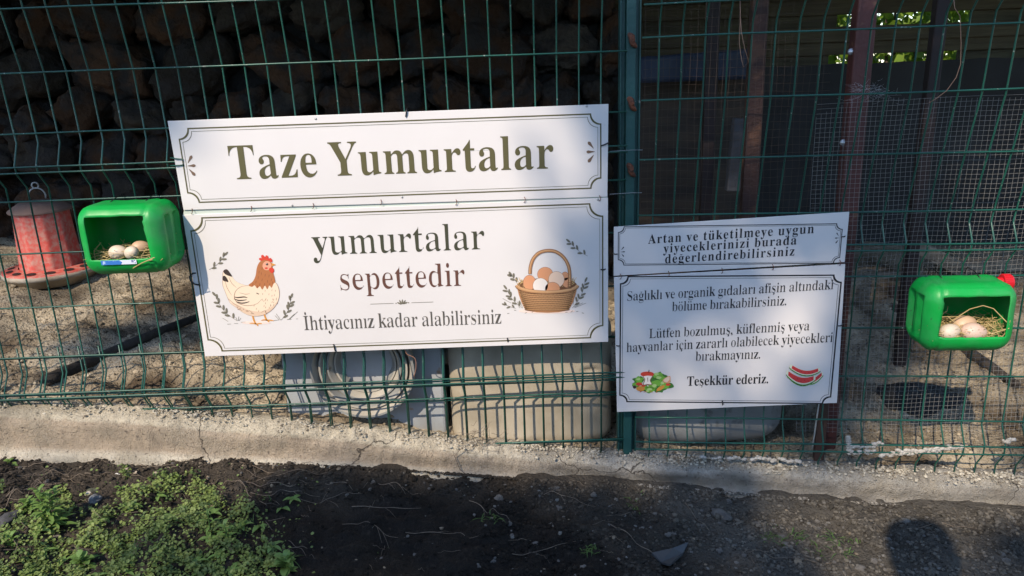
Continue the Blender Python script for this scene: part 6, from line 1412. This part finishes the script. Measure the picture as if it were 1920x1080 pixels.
def crumbs():
    rng = random.Random(41); m = MB(); edge = [(0, 864), (300, 862), (420, 866), (640, 884), (1000, 906), (1300, 926), (1600, 950), (1900, 966)]
    n = 0
    while n < 18000:
        px = rng.uniform(-30, 1950); e = interp(edge, px); t = rng.random()**1.35; py = lerp(e-8, 1095, t)
        if 520 < px < 900 and py > 935 and rng.random() < .85: continue
        if px < 500 and py > 960 and rng.random() < .6: continue
        if fbm(px*.012, py*.03, 4, 3) < -.12 and rng.random() < .7: continue
        p = ground_pt(px, py)
        if p.y > fence_y(p.x)-(.045 if rng.random() < .35 else .06): continue
        r = .0011+(.0058 if px > 560 else .0066)*rng.random()**3.0
        if rng.random() < .02: r *= 1.7
        c = col_soil(p.x, p.y); k = rng.uniform(.5, 1.7)*(1.15 if px > 950 else .9); w = rng.random()
        col = (c[0]*k, c[1]*k, c[2]*k)
        if w > .97 and px > 700: col = (.15, .143, .13)
        elif w > .965: col = (.20, .165, .12)
        crumb(m, Vector((p.x, p.y, p.z+r*.25)), r, rng, col); n += 1
    tag(m.build('soil_crumbs', M_crumb), 'loose dark crumbs and grit covering the bare soil before the curb', 'soil crumbs', kind='stuff')
    m = MB(); n = 0
    while n < 4200:
        x = rng.uniform(-2.2, 1.9); d = .06+1.3*rng.random()**1.6; y = fence_y(x)+d
        if fbm(x*4, y*4, 2, 3) < -.1 and rng.random() < .75: continue
        r = .002+.010*rng.random()**3; c = col_soil(x, y); k = rng.uniform(.6, 1.35); crumb(m, Vector((x, y, soil_z(x, y)+r*.2)), r, rng, (c[0]*k, c[1]*k, c[2]*k)); n += 1
    tag(m.build('yard_clods', M_crumb), 'pale clods of dry clay strewn over the yard soil behind the fence', 'clods', kind='stuff')
    m = MB(); n = 0
    while n < 4200:                                   # soil splashed and crumbled over the foot of the curb
        x = rng.uniform(-1.7, 1.6); c_ = fbm(x*5, 4, 1, 4)
        d = .034+.03*rng.random()
        if rng.random() > .25+1.3*max(0, c_+.15)*(1 if d > .045 else .55): continue
        zt, zb = curb_z(x), soil_base(x)-.05; a = .026+.012*max(0, min(1, (-.3-x)/.6)); t = (d-a-.013)/.035
        if t < .45: continue
        z = zt-(zt-zb)*lerp(.60, 1.0, max(0, min(1, t)))
        z = max(z, soil_base(x)-.004); r = .0010+.0045*rng.random()**2.2; k = rng.uniform(.5, 1.5); q = col_soil(x, fence_y(x)-.12)
        if x > .1 and rng.random() < .6: q = (.20, .185, .16)
        crumb(m, Vector((x, fence_y(x)-d-.004, z+.003)), r, rng, tuple(v*k for v in q)); n += 1
    tag(m.build('curb_dirt', M_crumb), 'dark soil crumbs spilled over the foot of the concrete curb', 'soil crumbs', kind='stuff')
    m = MB(); n = 0
    while n < 5200:
        x = rng.uniform(-1.9, 1.6)
        if x < .3 and rng.random() < .6: continue
        d = rng.gauss(0, .016)-.004
        if abs(d) > .04: continue
        if fbm(x*9, 2, 2, 3) < -.05 and rng.random() < .8: continue
        r = .001+.0046*rng.random()**2.4; k = rng.uniform(.7, 1.15); base = (.46, .42, .34) if rng.random() < .8 else (.2, .17, .13)
        z = curb_z(x)+(.0 if d > -.012 else (d+.012)*.55)-.001+.004*nz(x*30, d*200)
        crumb(m, Vector((x, fence_y(x)+d, z+.002)), r, rng, tuple(v*k for v in base)); n += 1
    tag(m.build('mortar_crumbs', M_crumb), 'rough pale mortar crumbs along the top of the curb under the wires', 'mortar crumbs', kind='stuff')
crumbs()

# ------------------------------------------------------------------ the person taking the picture, whose head shadow falls on the soil
def photographer():
    g = onsoil(1722, 968); s = (g.y+2.06)/(-SUN_D.y); H = g+SUN_D*s            # where the head must be
    hx, hy, hz = H.x-.005, H.y, H.z-.06
    J = [((hx, hy-.12, .98), .15), ((hx, hy-.12, 1.15), .145), ((hx, hy-.11, 1.36), .15), ((hx, hy-.07, hz-.19), .055), ((hx, hy-.03, hz-.09), .088), ((hx, hy, hz+.045), .10),
         ((hx-.19, hy-.11, 1.40), .06), ((hx-.25, hy-.16, 1.14), .045), ((hx-.09, hy-.02, 1.06), .034), ((hx+.19, hy-.11, 1.40), .06), ((hx+.25, hy-.16, 1.14), .045), ((hx+.10, hy-.02, 1.06), .034),
         ((hx-.10, hy-.12, .92), .095), ((hx-.11, hy-.08, .50), .065), ((hx-.12, hy-.14, .10), .045), ((hx-.12, hy-.02, .05), .04), ((hx+.10, hy-.12, .92), .095), ((hx+.11, hy-.08, .50), .065), ((hx+.12, hy-.14, .10), .045), ((hx+.12, hy-.02, .05), .04)]
    E = [(0, 1), (1, 2), (2, 3), (3, 4), (4, 5), (2, 6), (6, 7), (7, 8), (2, 9), (9, 10), (10, 11), (0, 12), (12, 13), (13, 14), (14, 15), (0, 16), (16, 17), (17, 18), (18, 19)]
    me = bpy.data.meshes.new('person'); me.from_pydata([j[0] for j in J], E, []); o = bpy.data.objects.new('person', me); COL.objects.link(o)
    me.materials.append(mat('dark_clothes', (.03, .03, .035), .9))
    sk = o.modifiers.new('skin', 'SKIN'); sl = me.skin_vertices.new(name='') if not me.skin_vertices else me.skin_vertices[0]
    for i, j in enumerate(J): sl.data[i].radius = (j[1], j[1])
    sl.data[0].use_root = True
    sb = o.modifiers.new('sub', 'SUBSURF'); sb.levels = sb.render_levels = 2
    tag(o, 'person in dark clothes standing behind the camera whose head shadow falls on the soil', 'person')
photographer()
